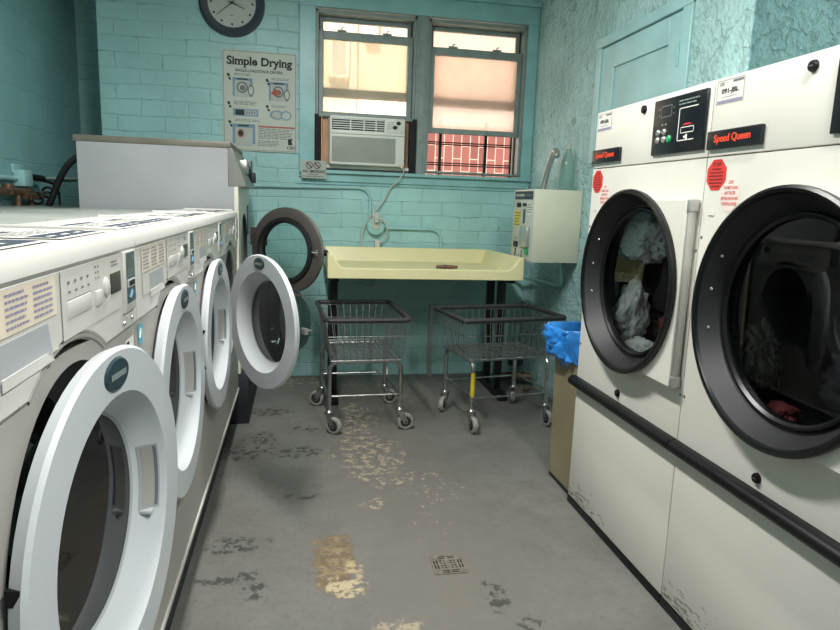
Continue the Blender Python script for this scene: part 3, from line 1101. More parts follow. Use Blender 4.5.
    g.box(0.273 + 0.225, 0.273 + 0.258, -0.012, 0.012, -0.066, -0.048, 'steel', 0.002)
    g.tube([(0.273 + .24, 0.0, -0.062), (0.273 + .24, 0.0, -0.080), (0.273 + .252, 0, -0.084)], 0.004, 'steel', 8)
    g.build('latch', d)
    return root


wlabels = ['front loading washer nearest the viewer, its white door ajar, large at left edge',
           'second front loading washer from the viewer, ajar door partly hidden by the nearest one',
           'third front loading washer from the viewer, narrow white door ajar beside the wide open one',
           'fourth front loading washer, next to tall grey dryer, its round door swung wide open']
wash = make_washer()
for i in range(4):
    o = wash if i == 0 else copy_tree(wash)
    o.location = (WFX, WASH_Y0 + WASH_P * i, 0)
    tag(o, wlabels[i])
    d = [c for c in o.children if c.name.split('.')[0] == 'door'][0]
    d.rotation_euler = (0, 0, -math.radians((6.7, 1.6, 2.5, 148.7)[i]))

# ledge behind the washers
tag(MB().box(XL + .002, -1.112, -0.2, 4.6, 0.0, 1.160, 'lid', 0.006).build('wall_ledge'), 'grey ledge running behind the washers along the left wall', 'ledge')

# ------------------------------------------------------------------ tall dryer at the end of the washer row
td = thing('tall_dryer', 'tall grey sided dryer beyond the washer row with dark round door open', 'dryer', (-0.315, 3.925, 0), PI / 2)
hw = 0.365
b = MB(FRONT)
b.box(-hw, hw, 0.29, 1.30, -0.775, -0.02, 'tall')
b.box(-hw, hw, 1.30, 1.495, -0.775, -0.05, 'tall')
b.build('cabinet', td)
b = MB(FRONT)
b.box(-hw - .004, hw + .004, 1.495, 1.527, -0.79, -0.035, 'tall_edge', 0.004)
b.build('lid', td)
b = MB(FRONT)
b.plate_hole(-hw, hw, 0.29, 1.30, 0.0, 0.94, 0.215, -0.02, 0.0, 'tall_white')
b.build('front_panel', td)
b = MB(FRONT)
b.lathe([(0.215, 0.0), (0.205, -0.02), (0.205, -0.12), (0.30, -0.13), (0.30, -0.6), (0.0001, -0.62)], 'drum_dark', (0, 0.94, 0), 48)
b.build('drum', td)
b = MB(FRONT)
head = [(-0.05, 1.30), (0.038, 1.30), (0.040, 1.312), (-0.028, 1.495), (-0.05, 1.495)]
vs = [(-hw, z, w) for w, z in head] + [(hw, z, w) for w, z in head]
b.add(vs, [tuple(range(5)), tuple(range(5, 10))] + [(i, (i + 1) % 5, 5 + (i + 1) % 5, 5 + i) for i in range(5)], 'tall_head')
b.build('control_head', td, bevel=0.003)
b = MB(FRONT)
b.box(-0.05, 0.10, 1.38, 1.455, -0.03, 0.022, 'steel', 0.004)
b.build('coin_slot', td)
b = MB(FRONT)
b.box(0.14, 0.27, 1.345, 1.465, -0.03, 0.034, 'black_panel', 0.004)
b.box(0.16, 0.25, 1.335, 1.395, 0.02, 0.052, 'navy', 0.004)
b.build('card_reader', td)
b = MB(FRONT)
b.box(-hw + 0.0, hw, 0.0, 0.29, -0.74, 0.042, 'navy', 0.004)
b.build('plinth', td)
b = MB(FRONT)
b.box(0.20, 0.30, 1.02, 1.20, 0.0, 0.003, 'black')
b.build('hinge_plate', td)
for v in (1.005, 0.965):
    b = MB(FRONT)
    b.tube([(0.30, v, 0.014), (0.345, v, 0.014)], 0.010, 'steel', 10)
    b.build('hinge', td)
# the door: hinge on the far side, opened about 55 degrees
dd = MB(FRONT)
R2 = 0.257
ck = (-R2, 0, 0)      # extends from the hinge towards the near side when shut
dd.lathe([(R2 - .012, 0.034), (R2, 0.026), (R2, 0.004), (R2 - .006, 0.0), (0.200, -0.004), (0.194, -0.022), (0.176, -0.026), (0.166, -0.012), (0.166, 0.020), (0.190, 0.034)],
         'ring_brown', ck, 64, loop=True, keys=['ring_brown', 'tall_head', 'ring_brown', 'ring_brown', 'black_soft', 'black_soft', 'black_soft', 'black_soft', 'ring_brown', 'ring_brown'])
dd.box(-0.10, 0.012, 0.02, 0.13, 0.004, 0.03, 'ring_brown', 0.004)
dob = dd.build('door', td)
dob.location = (0.175, -0.027, 0.94)
dob.rotation_euler = (0, 0, math.radians(54))
g = MB(FRONT)
g.lathe([(0.168, 0.004), (0.160, -0.004), (0.140, -0.010), (0.0001, -0.012)], 'glass_clear', ck, 48)
g.build('glass', dob)
g = MB(FRONT)
g.tube([(-2 * R2 + .035, 0.0, -0.004), (-2 * R2 + .035, 0.0, -0.02), (-2 * R2 + .050, 0.006, -0.026)], 0.006, 'steel', 8)
g.box(-2 * R2 + .022, -2 * R2 + .048, -0.020, 0.018, -0.006, 0.0, 'steel', 0.002)
g.build('latch', dob)
g = MB(FRONT)
g.tube([(-2 * R2 + .012, 0, 0.03), (-2 * R2 - .004, 0, 0.048)], 0.013, 'black', 10)
g.lathe([(0.0001, 0.03), (0.016, 0.026), (0.018, 0.01), (0.010, 0)], 'black', (-2 * R2 + .006, 0, 0.036), 16)
g.build('door_handle', dob)

# ------------------------------------------------------------------ big stop-sign dryers on the right
DX, DY0, DW = 1.147, 2.455, 0.741


def make_dryer(num):
    root = thing('tumble_dryer', 'x', 'dryer', (DX, DY0, 0), -PI / 2, 'large white tumble dryers on the right')
    e = 0.0015
    cu, cv = 0.398, 1.0035
    b = MB(FRONT)
    b.box(e, DW - e, 0.03, 0.06, -0.9, -0.012, 'dryer')
    b.box(e, e + .012, 0.03, 1.60, -0.9, -0.012, 'dryer')
    b.box(DW - e - .012, DW - e, 0.03, 1.60, -0.9, -0.012, 'dryer')
    b.box(e, DW - e, 0.03, 1.60, -0.9, -0.888, 'dryer')
    b.box(e, DW - e, 1.59, 1.612, -0.9, -0.012, 'dryer')
    b.build('cabinet', root)
    b = MB(FRONT)
    b.box(e, DW - e, 0.032, 0.520, -0.012, 0.0, 'dryer_scuffed', 0.003)
    b.build('lower_panel', root)
    b = MB(FRONT)
    b.plate_hole(e, DW - e, 0.524, 1.404, cu, cv, 0.29, -0.012, 0.0, 'dryer')
    b.build('front_panel', root)
    b = MB(FRONT)
    b.box(e, DW - e, 1.4075, 1.618, -0.03, 0.0, 'dryer', 0.003)
    b.build('top_panel', root)
    b = MB(FRONT)
    b.box(e, DW - e, 0.0, 0.030, -0.85, 0.003, 'black', 0.002)
    b.build('kick_strip', root)
    # bumper bar: half-round black rubber
    b = MB(FRONT)
    prof = [(0.519, 0.0)] + [(0.539 - 0.020 * math.cos(a), 0.014 + 0.022 * math.sin(a)) for a in [PI * i / 10 for i in range(11)]] + [(0.559, 0.0)]
    n = len(prof)
    u0, u1 = (-0.012 if num == 1 else 0.002), DW - .002
    vs = [(u0, v, w) for v, w in prof] + [(u1, v, w) for v, w in prof]
    b.add(vs, [tuple(range(n)), tuple(range(n, 2 * n))] + [(i, (i + 1) % n, n + (i + 1) % n, n + i) for i in range(n)], 'black')
    b.build('bumper_bar', root)
    # round lock buttons, screws
    for (u, v) in ((0.363, 1.586), (0.354, 0.590)):
        b = MB(FRONT)
        b.lathe([(0.0001, 0.009), (0.004, 0.010), (0.0115, 0.009), (0.0135, 0.005), (0.014, 0)], 'black', (u, v, 0), 20)
        b.rect(u - .006, u + .006, v - .0012, v + .0012, 0.0105, 'ink_grey')
        b.build('lock_button', root)
    for u, v in ((0.012, 1.18), (0.012, 0.70), (0.733, 0.70), (0.733, 1.14)):
        b = MB(FRONT)
        b.lathe([(0.0001, 0.003), (0.004, 0.002), (0.005, 0)], 'ink_grey', (u, v, 0), 10)
        b.build('screw', root)
    b = MB(FRONT)
    b.box(0.035, 0.060, 1.243, 1.256, 0.0, 0.0015, 'dryer')
    b.rect(0.036, 0.059, 1.2415, 1.243, 0.0015, 'ink_grey')
    b.build('small_tab', root)
    # machine number label
    b = MB(FRONT)
    b.rect(0.012, 0.128, 1.545, 1.611, 0.0006, 'paper')
    for a in ((0.014, 0.126, 1.547, 1.5482), (0.014, 0.126, 1.6078, 1.609), (0.014, 0.0152, 1.547, 1.609), (0.1248, 0.126, 1.547, 1.609)):
        b.rect(*a, 0.0012, 'ink_grey')
    b.rect(0.080, 0.122, 1.599, 1.605, 0.0012, 'ink_grey')
    b.text('CSC', 0.034, 1.600, 0.001, 0.009, 'ink', bold=0.02)
    b.text('091-JBL' if num == 2 else '090-JBL', 0.070, 1.578, 0.001, 0.017, 'ink', 0.072, bold=0.03)
    b.lines(0.04, 0.10, 1.5645, 0.004, 1, 0.0012, 'ink_grey')
    b.rect(0.018, 0.122, 1.549, 1.556, 0.0010, 'ink_lav')
    b.build('machine_label', root, recalc=False)
    # brand plate
    b = MB(FRONT)
    b.box(0.004, 0.226, 1.424, 1.475, 0.0, 0.012, 'black_panel', 0.003)
    b.build('name_plate', root)
    b = MB(FRONT)
    b.text('Speed Queen', 0.113, 1.450, 0.0122, 0.027, 'orange', 0.150, bold=0.018)
    b.text('Speed Queen', 0.1142, 1.450, 0.0120, 0.027, 'orange', 0.150, bold=0.018)
    b.build('name_lettering', root, recalc=False)
    # control panel
    b = MB(FRONT)
    b.box(0.442, 0.724, 1.428, 1.600, 0.0, 0.010, 'black_panel', 0.003)
    W = 0.0104
    for q in range(2):
        b.rect(0.475, 0.482, 1.566 - q * .018, 1.572 - q * .018, W, 'ink_grey')
        b.rect(0.556, 0.562, 1.566 - q * .018, 1.570 - q * .018, W, 'ink_grey')
    for u in (0.495, 0.515):
        b.rect(u, u + .010, 1.518, 1.523, W, 'badge_text')
    b.lines(0.585, 0.70, 1.582, 0.010, 2, W, 'badge_text')
    b.build('control_panel', root)
    b = MB(FRONT)
    b.rect(0.488, 0.548, 1.543, 1.578, W, 'ink_grey')
    b.rect(0.4905, 0.5455, 1.5455, 1.5755, W + .0003, 'lcd')
    b.build('display', root, recalc=False)
    for u in (0.480, 0.515):
        for v in (1.497, 1.474):
            bb = MB(FRONT)
            bb.lathe([(0.0001, 0.006), (0.007, 0.006), (0.010, 0.003), (0.0105, 0)], 'silver', (u, v, W - .0004), 18)
            bb.rect(u - .003, u + .003, v - .001, v + .001, W + .006, 'ink')
            bb.build('selector_button', root)
    b = MB(FRONT)
    b.lathe([(0.0001, 0.006), (0.008, 0.006), (0.0115, 0.003), (0.012, 0)], 'green', (0.546, 1.473, W - .0004), 18)
    b.build('start_button', root)
    b = MB(FRONT)
    for a in ((0.590, 0.594, 1.462, 1.560), (0.590, 0.686, 1.557, 1.560), (0.590, 0.676, 1.462, 1.465)):
        b.rect(*a, W, 'paper')
    for a in ((0.606, 0.674, 1.484, 1.4865), (0.606, 0.674, 1.500, 1.5025), (0.606, 0.6085, 1.484, 1.5025), (0.6715, 0.674, 1.484, 1.5025)):
        b.rect(*a, W + .0003, 'paper')
    b.add([(0.612, 1.508, W + .0003), (0.666, 1.508, W + .0003), (0.648, 1.513, W + .0003), (0.630, 1.513, W + .0003)], [(0, 1, 2, 3)], 'red')
    b.rect(0.634, 0.644, 1.462, 1.480, W + .0006, 'paper')
    b.rect(0.624, 0.634, 1.470, 1.476, W + .0006, 'paper')
    b.build('card_reader', root, recalc=False)
    # red octagon and round lint notice
    b = MB(FRONT)
    oc = [(0.050 + 0.046 * math.cos(PI / 8 + k * PI / 4), 1.355 + 0.046 * math.sin(PI / 8 + k * PI / 4), 0.0008) for k in range(8)]
    b.add(oc, [tuple(range(8))], 'red')
    b.text('STOP', 0.050, 1.384, 0.001, 0.010, 'red_dark', 0.036, bold=0.02)
    for q in range(6):
        hwid = (0.022, 0.029, 0.031, 0.031, 0.028, 0.02)[q]
        b.lines(0.050 - hwid, 0.050 + hwid, 1.372 - q * .0095, 0.0095, 1, 0.0013, 'red_dark', ragged=0.05)
    b.build('stop_sticker', root, recalc=False)
    b = MB(FRONT)
    oc = [(0.118 + 0.040 * math.cos(PI / 8 + k * PI / 4), 1.300 + 0.048 * math.sin(PI / 8 + k * PI / 4), 0.0008) for k in range(8)]
    b.add(oc, [tuple(range(8))], 'pink')
    for q, s in enumerate(('STOP', 'YOU MUST CLEAN', 'LINT FILTER', 'BEFORE AND AFTER', 'STARTING DRYER')):
        b.text(s, 0.118, 1.334 - q * .0145, 0.001, 0.009, 'red', (0.020, 0.060, 0.046, 0.070, 0.062)[q], bold=0.01)
    b.build('lint_notice_sticker', root, recalc=False)
    # door: white D-shaped plate, black ring, dark glass, silver hinge
    poly = [(0.720, cv + .282), (0.720, cv - .282)]
    poly += [(cu + 0.305 * math.cos(a), cv + 0.305 * math.sin(a)) for a in [-math.radians(67.6) - i * (2 * PI - 2 * math.radians(67.6)) / 40 for i in range(41)]]
    d = MB(FRONT)
    # plate with the round opening
    outer = poly
    seg = 96
    inn, out = [], []
    for k in range(seg):
        a = 2 * PI * k / seg
        dx, dy = math.cos(a), math.sin(a)
        t = 0.305
        if dx > 0:
            t2 = (0.720 - cu) / dx
            t3 = 0.282 / abs(dy) if abs(dy) > 1e-6 else 9
            t = max(0.305 if abs(dy) * 0.305 < 0.282 else 0.282 / abs(dy), min(t2, t3))
            t = min(t2, t3) if min(t2, t3) > 0.283 else t
        t = max(t, 0.3005)
        inn.append((cu + 0.297 * dx, cv + 0.297 * dy))
        out.append((cu + t * dx, cv + t * dy))
    for cx, cy in ((0.720, cv + .282), (0.720, cv - .282)):
        k = min(range(seg), key=lambda q: (out[q][0] - cx) ** 2 + (out[q][1] - cy) ** 2)
        out[k] = (cx, cy)
    vs = [(*p, .037) for p in inn] + [(*p, .037) for p in out] + [(*p, .004) for p in inn] + [(*p, .004) for p in out]
    fs = []
    for k in range(seg):
        l = (k + 1) % seg
        fs += [(k, l, seg + l, seg + k), (2 * seg + k, 2 * seg + l, 3 * seg + l, 3 * seg + k), (k, l, 2 * seg + l, 2 * seg + k), (seg + k, seg + l, 3 * seg + l, 3 * seg + k)]
    d.add(vs, fs, 'dryer')
    door = d.build('door', root, bevel=0.002)
    r = MB(FRONT)
    r.lathe([(0.296, 0.002), (0.300, 0.034), (0.315, 0.038), (0.3175, 0.046), (0.316, 0.055), (0.309, 0.059), (0.301, 0.056), (0.297, 0.048), (0.266, -0.004), (0.260, -0.006), (0.256, 0.002), (0.250, 0.003), (0.243, -0.004), (0.243, -0.024), (0.288, -0.024)],
            'ringblack', (cu, cv, 0), 80, keys=['ringblack'] * 7 + ['ringgrey'] + ['ringblack'] * 7)
    r.build('door_ring', door, sharp=40)
    for k in range(4):
        a = math.radians((152, 172, 194, 20)[k])
        r = MB(FRONT)
        r.lathe([(0.0001, 0.005), (0.004, 0.004), (0.0055, 0)], 'steel', (cu + 0.283 * math.cos(a), cv + 0.283 * math.sin(a), 0.024), 10)
        r.build('screw', door)
    g = MB(FRONT)
    g.lathe([(0.246, -0.012), (0.16, -0.010), (0.0001, -0.009)], 'glass_dark', (cu, cv, 0), 56)
    g.build('glass', door)
    h = MB(FRONT)
    h.box(0.7205, 0.7275, cv - .262, cv + .262, 0.006, 0.032, 'silver', 0.002)
    h.build('hinge_strip', door)
    for s in (-1, 1):
        h = MB(FRONT)
        h.box(0.7205, 0.734, cv + s * .266 - .018, cv + s * .266 + .018, 0.003, 0.036, 'silver', 0.004)
        h.build('hinge', door)
    dm = MB(FRONT)
    dm.lathe([(0.288, -0.030), (0.275, -0.06), (0.335, -0.08), (0.335, -0.62), (0.0001, -0.64)], 'drum_dark', (0.37, cv, 0), 56)
    dm.build('drum', root)
    return root


d1 = make_dryer(1)
tag(d1, 'white tumble dryer beside the tan bin, white laundry behind its round glass')
d2 = make_dryer(2)
d2.location = (DX, DY0 - DW, 0)
tag(d2, 'white tumble dryer nearest the viewer at right edge, with 091-JBL label')


def cloth_lump(name, c, r, key, seed, label, amp=0.35, sub=5, squash=(1, 1, 1), freq=9.0):
    bm = bmesh.new()
    bmesh.ops.create_icosphere(bm, subdivisions=sub, radius=1.0)
    off = Vector((seed * 3.1, seed * 1.7, seed * 0.9))
    for v in bm.verts:
        n = v.co.normalized()
        k = 1 + amp * noise.noise(n * 1.6 + off) + amp * 0.55 * abs(noise.noise(n * 3.6 + off * 2)) + amp * 0.18 * noise.noise(n * freq + off)
        # fold ridges
        k += amp * 0.20 * (0.5 - abs(noise.noise(n * 4.2 + off * 1.3 + Vector((noise.noise(n * 2 + off), 0, 0)) * 2)) * 1.6)
        k += amp * 0.04 * (0.5 - abs(noise.noise(n * 9.5 + off)) * 1.6)
        k += amp * 0.16 * math.sin(8 * noise.noise(n * 1.4 + off * 3) * PI)
        v.co = Vector((n.x * k * r * squash[0], n.y * k * r * squash[1], n.z * k * r * squash[2])) + Vector(c)
    me = bpy.data.meshes.new(name)
    bm.to_mesh(me)
    bm.free()
    me.materials.append(M[key])
    me.polygons.foreach_set('use_smooth', [True] * len(me.polygons))
    o = bpy.data.objects.new(name, me)
    COL.objects.link(o)
    return tag(o, label, 'laundry')


def pattern_cloth():
    m, t, p = nt('swirl_print_cotton')
    tc = N(t, 'ShaderNodeTexCoord')
    w = N(t, 'ShaderNodeTexWave', i_Scale=14.0, i_Distortion=9.0, i_Detail=2.0)
    t.links.new(tc.outputs['Object'], w.inputs['Vector'])
    t.links.new(mixc(t, smooth(t, w.outputs['Fac'], 0.4, 0.6), lin('#4d463c'), lin('#a99c86')), p.inputs['Base Color'])
    p.inputs['Roughness'].default_value = 0.9
    return m


M['swirl'] = pattern_cloth()
cloth_lump('bed_sheet', (1.315, 2.285, 1.150), 0.098, 'cloth_white', 2, 'white crumpled sheet at the top of the drum in the dryer beside the bin', 0.45, squash=(.9, 1.15, .85))
cloth_lump('towel', (1.29, 2.325, 0.835), 0.086, 'cloth_white', 5, 'long white towel slumped at lower left behind the glass of the dryer beside the bin', 0.35, squash=(.7, .75, 1.5))
cloth_lump('pillowcase', (1.29, 2.225, 0.722), 0.06, 'cloth_white', 8, 'white cloth at drum bottom behind the glass of the dryer beside the bin', 0.35, squash=(.8, 1.3, .7))
cloth_lump('shirt', (1.43, 2.20, 0.80), 0.085, 'cloth_red', 11, 'faded red garment low in the drum of the dryer beside the bin', 0.35, squash=(.6, 1.1, .8))
cloth_lump('blanket', (1.30, 1.62, 0.80), 0.09, 'swirl', 3, 'brown swirl patterned cloth at lower left in the nearest dryer', 0.4, squash=(.7, .8, 1.45))
cloth_lump('sweater', (1.47, 1.36, 0.83), 0.13, 'cloth_dark', 6, 'dark garment heaped in the bottom of the nearest dryer', 0.35, squash=(.7, 1.1, .8))
cloth_lump('shirt', (1.29, 1.475, 0.715), 0.045, 'cloth_red', 9, 'small dark red garment at the drum bottom of the nearest dryer', 0.35, squash=(.8, 1.1, .7))

# ------------------------------------------------------------------ bin with blue bag
bn = thing('trash_bin', 'tall tan rectangular bin beside the far dryer with a blue bag over its rim', 'bin', (1.160, 2.472, 0))
b = MB()
def taper(x0, x1, y0, y1, z0, z1, dx, key, b=b):
    vs = [(x0 + dx, y0 + dx, z0), (x1 - dx, y0 + dx, z0), (x1 - dx, y1 - dx, z0), (x0 + dx, y1 - dx, z0), (x0, y0, z1), (x1, y0, z1), (x1, y1, z1), (x0, y1, z1)]
    b.add(vs, [(0, 1, 2, 3), (4, 5, 6, 7), (0, 1, 5, 4), (1, 2, 6, 5), (2, 3, 7, 6), (3, 0, 4, 7)], key)
taper(0.0, 0.42, 0.006, 0.27, 0.012, 0.64, 0.008, 'tan')
b.build('body', bn, bevel=0.012)
b = MB()
b.box(0.01, 0.41, 0.012, 0.258, 0, 0.014, 'black_soft')
b.build('base', bn)
b = MB()
b.box(-0.004, 0.42, 0.010, 0.272, 0.625, 0.650, 'tan', 0.006)
b.build('rim', bn)

# crumpled bag folded over the rim
bm = bmesh.new()
cx, cy, hx, hy = 1.160 + .21, 2.472 + .136, 0.218, 0.144
ring, rows = 150, 30
grid = []
for j in range(rows):
    t = j / (rows - 1)
    row = []
    for k in range(ring):
        a = 2 * PI * k / ring
        ca, sa = math.cos(a), math.sin(a)
        p = 5.0
        rr = (abs(ca) ** p + abs(sa) ** p) ** (-1 / p)
        x, y = hx * rr * ca, hy * rr * sa
        # t 0: inside the bin; 0.35: over the top; 1: skirt hanging outside
        if t < 0.3:
            z = 0.56 + 0.16 * t / 0.3
            s = 0.90 + 0.06 * t / 0.3
        elif t < 0.45:
            q = (t - 0.3) / 0.15
            z = 0.72 + 0.012 * math.sin(q * PI)
            s = 0.96 + 0.08 * q
        else:
            q = (t - 0.45) / 0.55
            z = 0.72 - 0.125 * q
            s = 1.04 + 0.04 * math.sin(q * PI) - 0.01 * q
        nv = Vector((x * 9, y * 9, z * 9))
        k1 = noise.noise(nv) * 0.022 + abs(noise.noise(nv * 2.4)) * 0.034 + abs(noise.noise(nv * 5.0)) * 0.012
        puff = 0.032 * math.exp(-((ca + 0.9) ** 2 + (sa - .35) ** 2) / 0.4) * (1 if t > .3 else .3)
        L = math.hypot(x, y)
        f_ = s + (k1 + puff) / L
        z += noise.noise(nv * 1.3 + Vector((4, 2, 7))) * 0.022 * (1 if t > .3 else .4)
        row.append(bm.verts.new((cx + x * f_, cy + min(y * f_, 9) if y > 0 else cy + y * min(f_, 1.0), z)))
    grid.append(row)
for j in range(rows - 1):
    for k in range(ring):
        l = (k + 1) % ring
        bm.faces.new((grid[j][k], grid[j][l], grid[j + 1][l], grid[j + 1][k]))
me = bpy.data.meshes.new('bin_bag')
bm.to_mesh(me)
bm.free()
me.materials.append(M['bag'])
me.polygons.foreach_set('use_smooth', [True] * len(me.polygons))
o = bpy.data.objects.new('bin_bag', me)
COL.objects.link(o)
sd = o.modifiers.new('solid', 'SOLIDIFY')
sd.thickness = 0.0012
tag(o, 'crumpled bright blue plastic bag lining the tan bin', 'bag')

# ------------------------------------------------------------------ folding table
tb = thing('folding_table', 'cream plastic laundry folding table on black legs against the brick wall', 'table', (0.748, 4.11, 0))
b = MB()
TX, TF, TBK = 0.588, -0.39, 0.40
b.box(-TX, TX, TF, TBK, 0.815, 0.842, 'table')
# front apron with the lowered middle
pf = [(-TX, 0.805), (TX, 0.805), (TX, 0.945), (TX - .012, 0.945), (TX - .030, 0.935), (TX - .072, 0.876), (TX - .10, 0.866),
      (-TX + .10, 0.866), (-TX + .072, 0.876), (-TX + .030, 0.935), (-TX + .012, 0.945), (-TX, 0.945)]
b.prism(pf, TF - .012, TF + .010, 'table', 'v')
# back and sloping side walls
b.add([(-TX, TBK, .805), (TX, TBK, .805), (TX, TBK, .935), (-TX, TBK, .935), (-TX + .055, TBK - .05, .84), (TX - .055, TBK - .05, .84), (TX - .014, TBK - .014, .935), (-TX + .014, TBK - .014, .935)],
      [(0, 1, 2, 3), (4, 5, 6, 7), (3, 2, 6, 7)], 'table')
for s in (-1, 1):
    b.add([(s * TX, TF, .805), (s * TX, TBK, .805), (s * TX, TBK, .935), (s * TX, TF, .945), (s * (TX - .055), TF, .84), (s * (TX - .055), TBK - .05, .84), (s * (TX - .014), TBK - .014, .935), (s * (TX - .014), TF, .945)],
          [(0, 1, 2, 3), (4, 5, 6, 7), (3, 2, 6, 7)], 'table')
b.build('tray_top', tb, bevel=0.004)
for s in (-1, 1):
    lx = 0.552 * s if s > 0 else -0.535
    for ly in (-0.10, 0.145):
        b = MB()
        b.box(lx - .024, lx + .024, ly - .024, ly + .024, 0.03, 0.815, 'table_leg', 0.004)
        b.build('leg', tb)
    b = MB()
    b.box(lx - .028, lx + .028, -0.255, 0.325, 0.0, 0.05, 'table_leg', 0.006)
    b.build('foot', tb)
    b = MB()
    b.box(lx - .02, lx + .02, -0.30, 0.33, 0.775, 0.815, 'table_leg', 0.003)
    b.build('bracket', tb)

# crumpled wrapper on the table
b = MB()
nn, ms = 18, 10
vs, fs = [], []
for i in range(nn):
    t = i / (nn - 1)
    rr = 0.013 * (0.75 + 0.35 * math.sin(t * PI)) * (1 + .2 * noise.noise(Vector((t * 9, 0, 3))))
    for k in range(ms):
        a = 2 * PI * k / ms
        q = 1 + 0.25 * noise.noise(Vector((t * 12, math.cos(a) * 2, math.sin(a) * 2)))
        vs.append((-0.068 + 0.136 * t, rr * q * 1.2 * math.cos(a), 0.0125 + rr * 0.85 * q * math.sin(a)))
for i in range(nn - 1):
    for k in range(ms):
        l = (k + 1) % ms
        fs.append((i * ms + k, i * ms + l, (i + 1) * ms + l, (i + 1) * ms + k))
fs += [tuple(range(ms)), tuple((nn - 1) * ms + k for k in range(ms))]
b.add(vs, fs, 'brown')
o = b.build('wrapper')
o.location = (0.925, 4.0, 0.842)
o.rotation_euler = (0, 0, -0.12)
tag(o, 'crumpled brown wrapper lying on the cream folding table', 'wrapper')

# ------------------------------------------------------------------ laundry carts


def make_cart():
    root = thing('laundry_cart', 'x', 'cart', (0, 0, 0), 0, 'wire laundry carts by the folding table')
    L, W, ZT, ZB = 0.315, 0.225, 0.635, 0.405
    l2, w2 = 0.265, 0.190
    # rubber rim
    b = MB()
    pts = []
    for sx, sy, a in ((1, 1, 0), (-1, 1, PI / 2), (-1, -1, PI), (1, -1, 3 * PI / 2)):
        for i in range(5):
            t = a + PI / 2 * i / 4
            pts.append((sx * (L - .03) + .03 * math.cos(t), sy * (W - .03) + .03 * math.sin(t), ZT))
    b.tube(pts, 0.013, 'rim', 8, closed=True)
    b.build('rim', root)
    # wire basket
    b = MB()
    rw = 0.0021
    def P(x, y, t):          # t 0 at the bottom, 1 at the rim
        return (x * (l2 + (L - l2) * t), y * (w2 + (W - w2) * t), ZB + (ZT - ZB) * t)
    nl, nw = 15, 11
    for i in range(nl + 1):
        x = -1 + 2 * i / nl
        for s in (-1, 1):
            b.tube([P(x, s, 0), P(x, s, 1)], rw, 'wire', 5, cap=False)
        b.tube([P(x, -1, 0), P(x, 1, 0)], rw, 'wire', 5, cap=False)
    for i in range(1, nw):
        y = -1 + 2 * i / nw
        for s in (-1, 1):
            b.tube([P(s, y, 0), P(s, y, 1)], rw, 'wire', 5, cap=False)
    for i in range(0, 13):
        y = -1 + 2 * i / 12
        b.tube([P(-1, y, 0), P(1, y, 0)], rw * 1.15, 'wire', 5, cap=False)
    for t, r in ((0.0, 0.0042), (0.60, 0.0026), (0.93, 0.003)):
        b.tube([P(-1, -1, t), P(1, -1, t), P(1, 1, t), P(-1, 1, t)], r, 'wire', 5, closed=True)
    b.build('basket', root)
    # arched end legs
    lx, ly, zt, zb = 0.235, 0.195, 0.396, 0.135
    for s in (-1, 1):
        b = MB()
        r = 0.05
        pts = [(s * lx, -ly, zb)] + arc((-ly + r, zt - r), r, PI, PI / 2, 6, 'yz', s * lx) + arc((ly - r, zt - r), r, PI / 2, 0, 6, 'yz', s * lx) + [(s * lx, ly, zb)]
        b.tube(pts, 0.0120, 'chrome', 10)
        b.build('leg_frame', root)
        b = MB()
        b.tube([(s * lx, -ly, 0.205), (s * lx, ly, 0.205)], 0.006, 'chrome', 8)
        b.build('cross_bar', root)
    for s in (-1, 1):
        b = MB()
        b.tube([(-lx - .012, s * (ly + .002), 0.190), (lx + .012, s * (ly + .002), 0.190)], 0.006, 'chrome', 8)
        b.build('side_rail', root)
        b = MB()
        b.tube([(-lx, s * (ly - .03), zt), (lx, s * (ly - .03), zt)], 0.006, 'chrome', 8)
        b.build('basket_rail', root)
    # swivel casters
    for sx in (-1, 1):
        for sy in (-1, 1):
            a = {(-1, -1): -1.6, (1, -1): -1.5, (-1, 1): -2.3, (1, 1): 1.1}[(sx, sy)]
            c = MB()
            c.lathe([(0.0001, 0.0), (0.018, 0.0), (0.021, 0.008), (0.014, 0.016), (0.012, 0.03), (0.0001, 0.03)], 'chrome', (sx * lx, 0.112, -sy * ly), 16, axis='v')
            c.v = [(x, -z, y) for (x, y, z) in c.v]
            ca, sa = math.cos(a), math.sin(a)
            c.M = Matrix.Translation((sx * lx, sy * ly, 0)) @ Matrix.Rotation(a, 4, 'Z')
            for q in (-1, 1):
                c.prism([(-0.018, 0.116), (0.020, 0.116), (0.046, 0.046), (0.040, 0.034), (0.022, 0.036)], q * .0195 - .0015, q * .0195 + .0015, 'chrome', 'v')
            c.box(-0.018, 0.020, -0.021, 0.021, 0.112, 0.118, 'chrome')
            c.tube([(0.034, -0.024, 0.0475), (0.034, 0.024, 0.0475)], 0.006, 'wheel_dark', 8)
            cs = c.build('caster', root)
            w = MB(Matrix.Translation((sx * lx, sy * ly, 0)) @ Matrix.Rotation(a, 4, 'Z') @ Matrix.Translation((0.034, 0, 0.0475)) @ Matrix.Rotation(PI / 2, 4, 'X'))
            w.lathe([(0.010, -0.015), (0.026, -0.011), (0.030, -0.0145), (0.042, -0.014), (0.0465, -0.006), (0.0465, 0.006), (0.042, 0.014), (0.030, 0.0145), (0.026, 0.011), (0.010, 0.015)],
                    'wheel', (0, 0, 0), 32, keys=['wheel_dark', 'wheel_dark', 'wheel', 'wheel', 'wheel', 'wheel', 'wheel', 'wheel_dark', 'wheel_dark', 'wheel_dark'])
            w.build('wheel', cs)
    return root


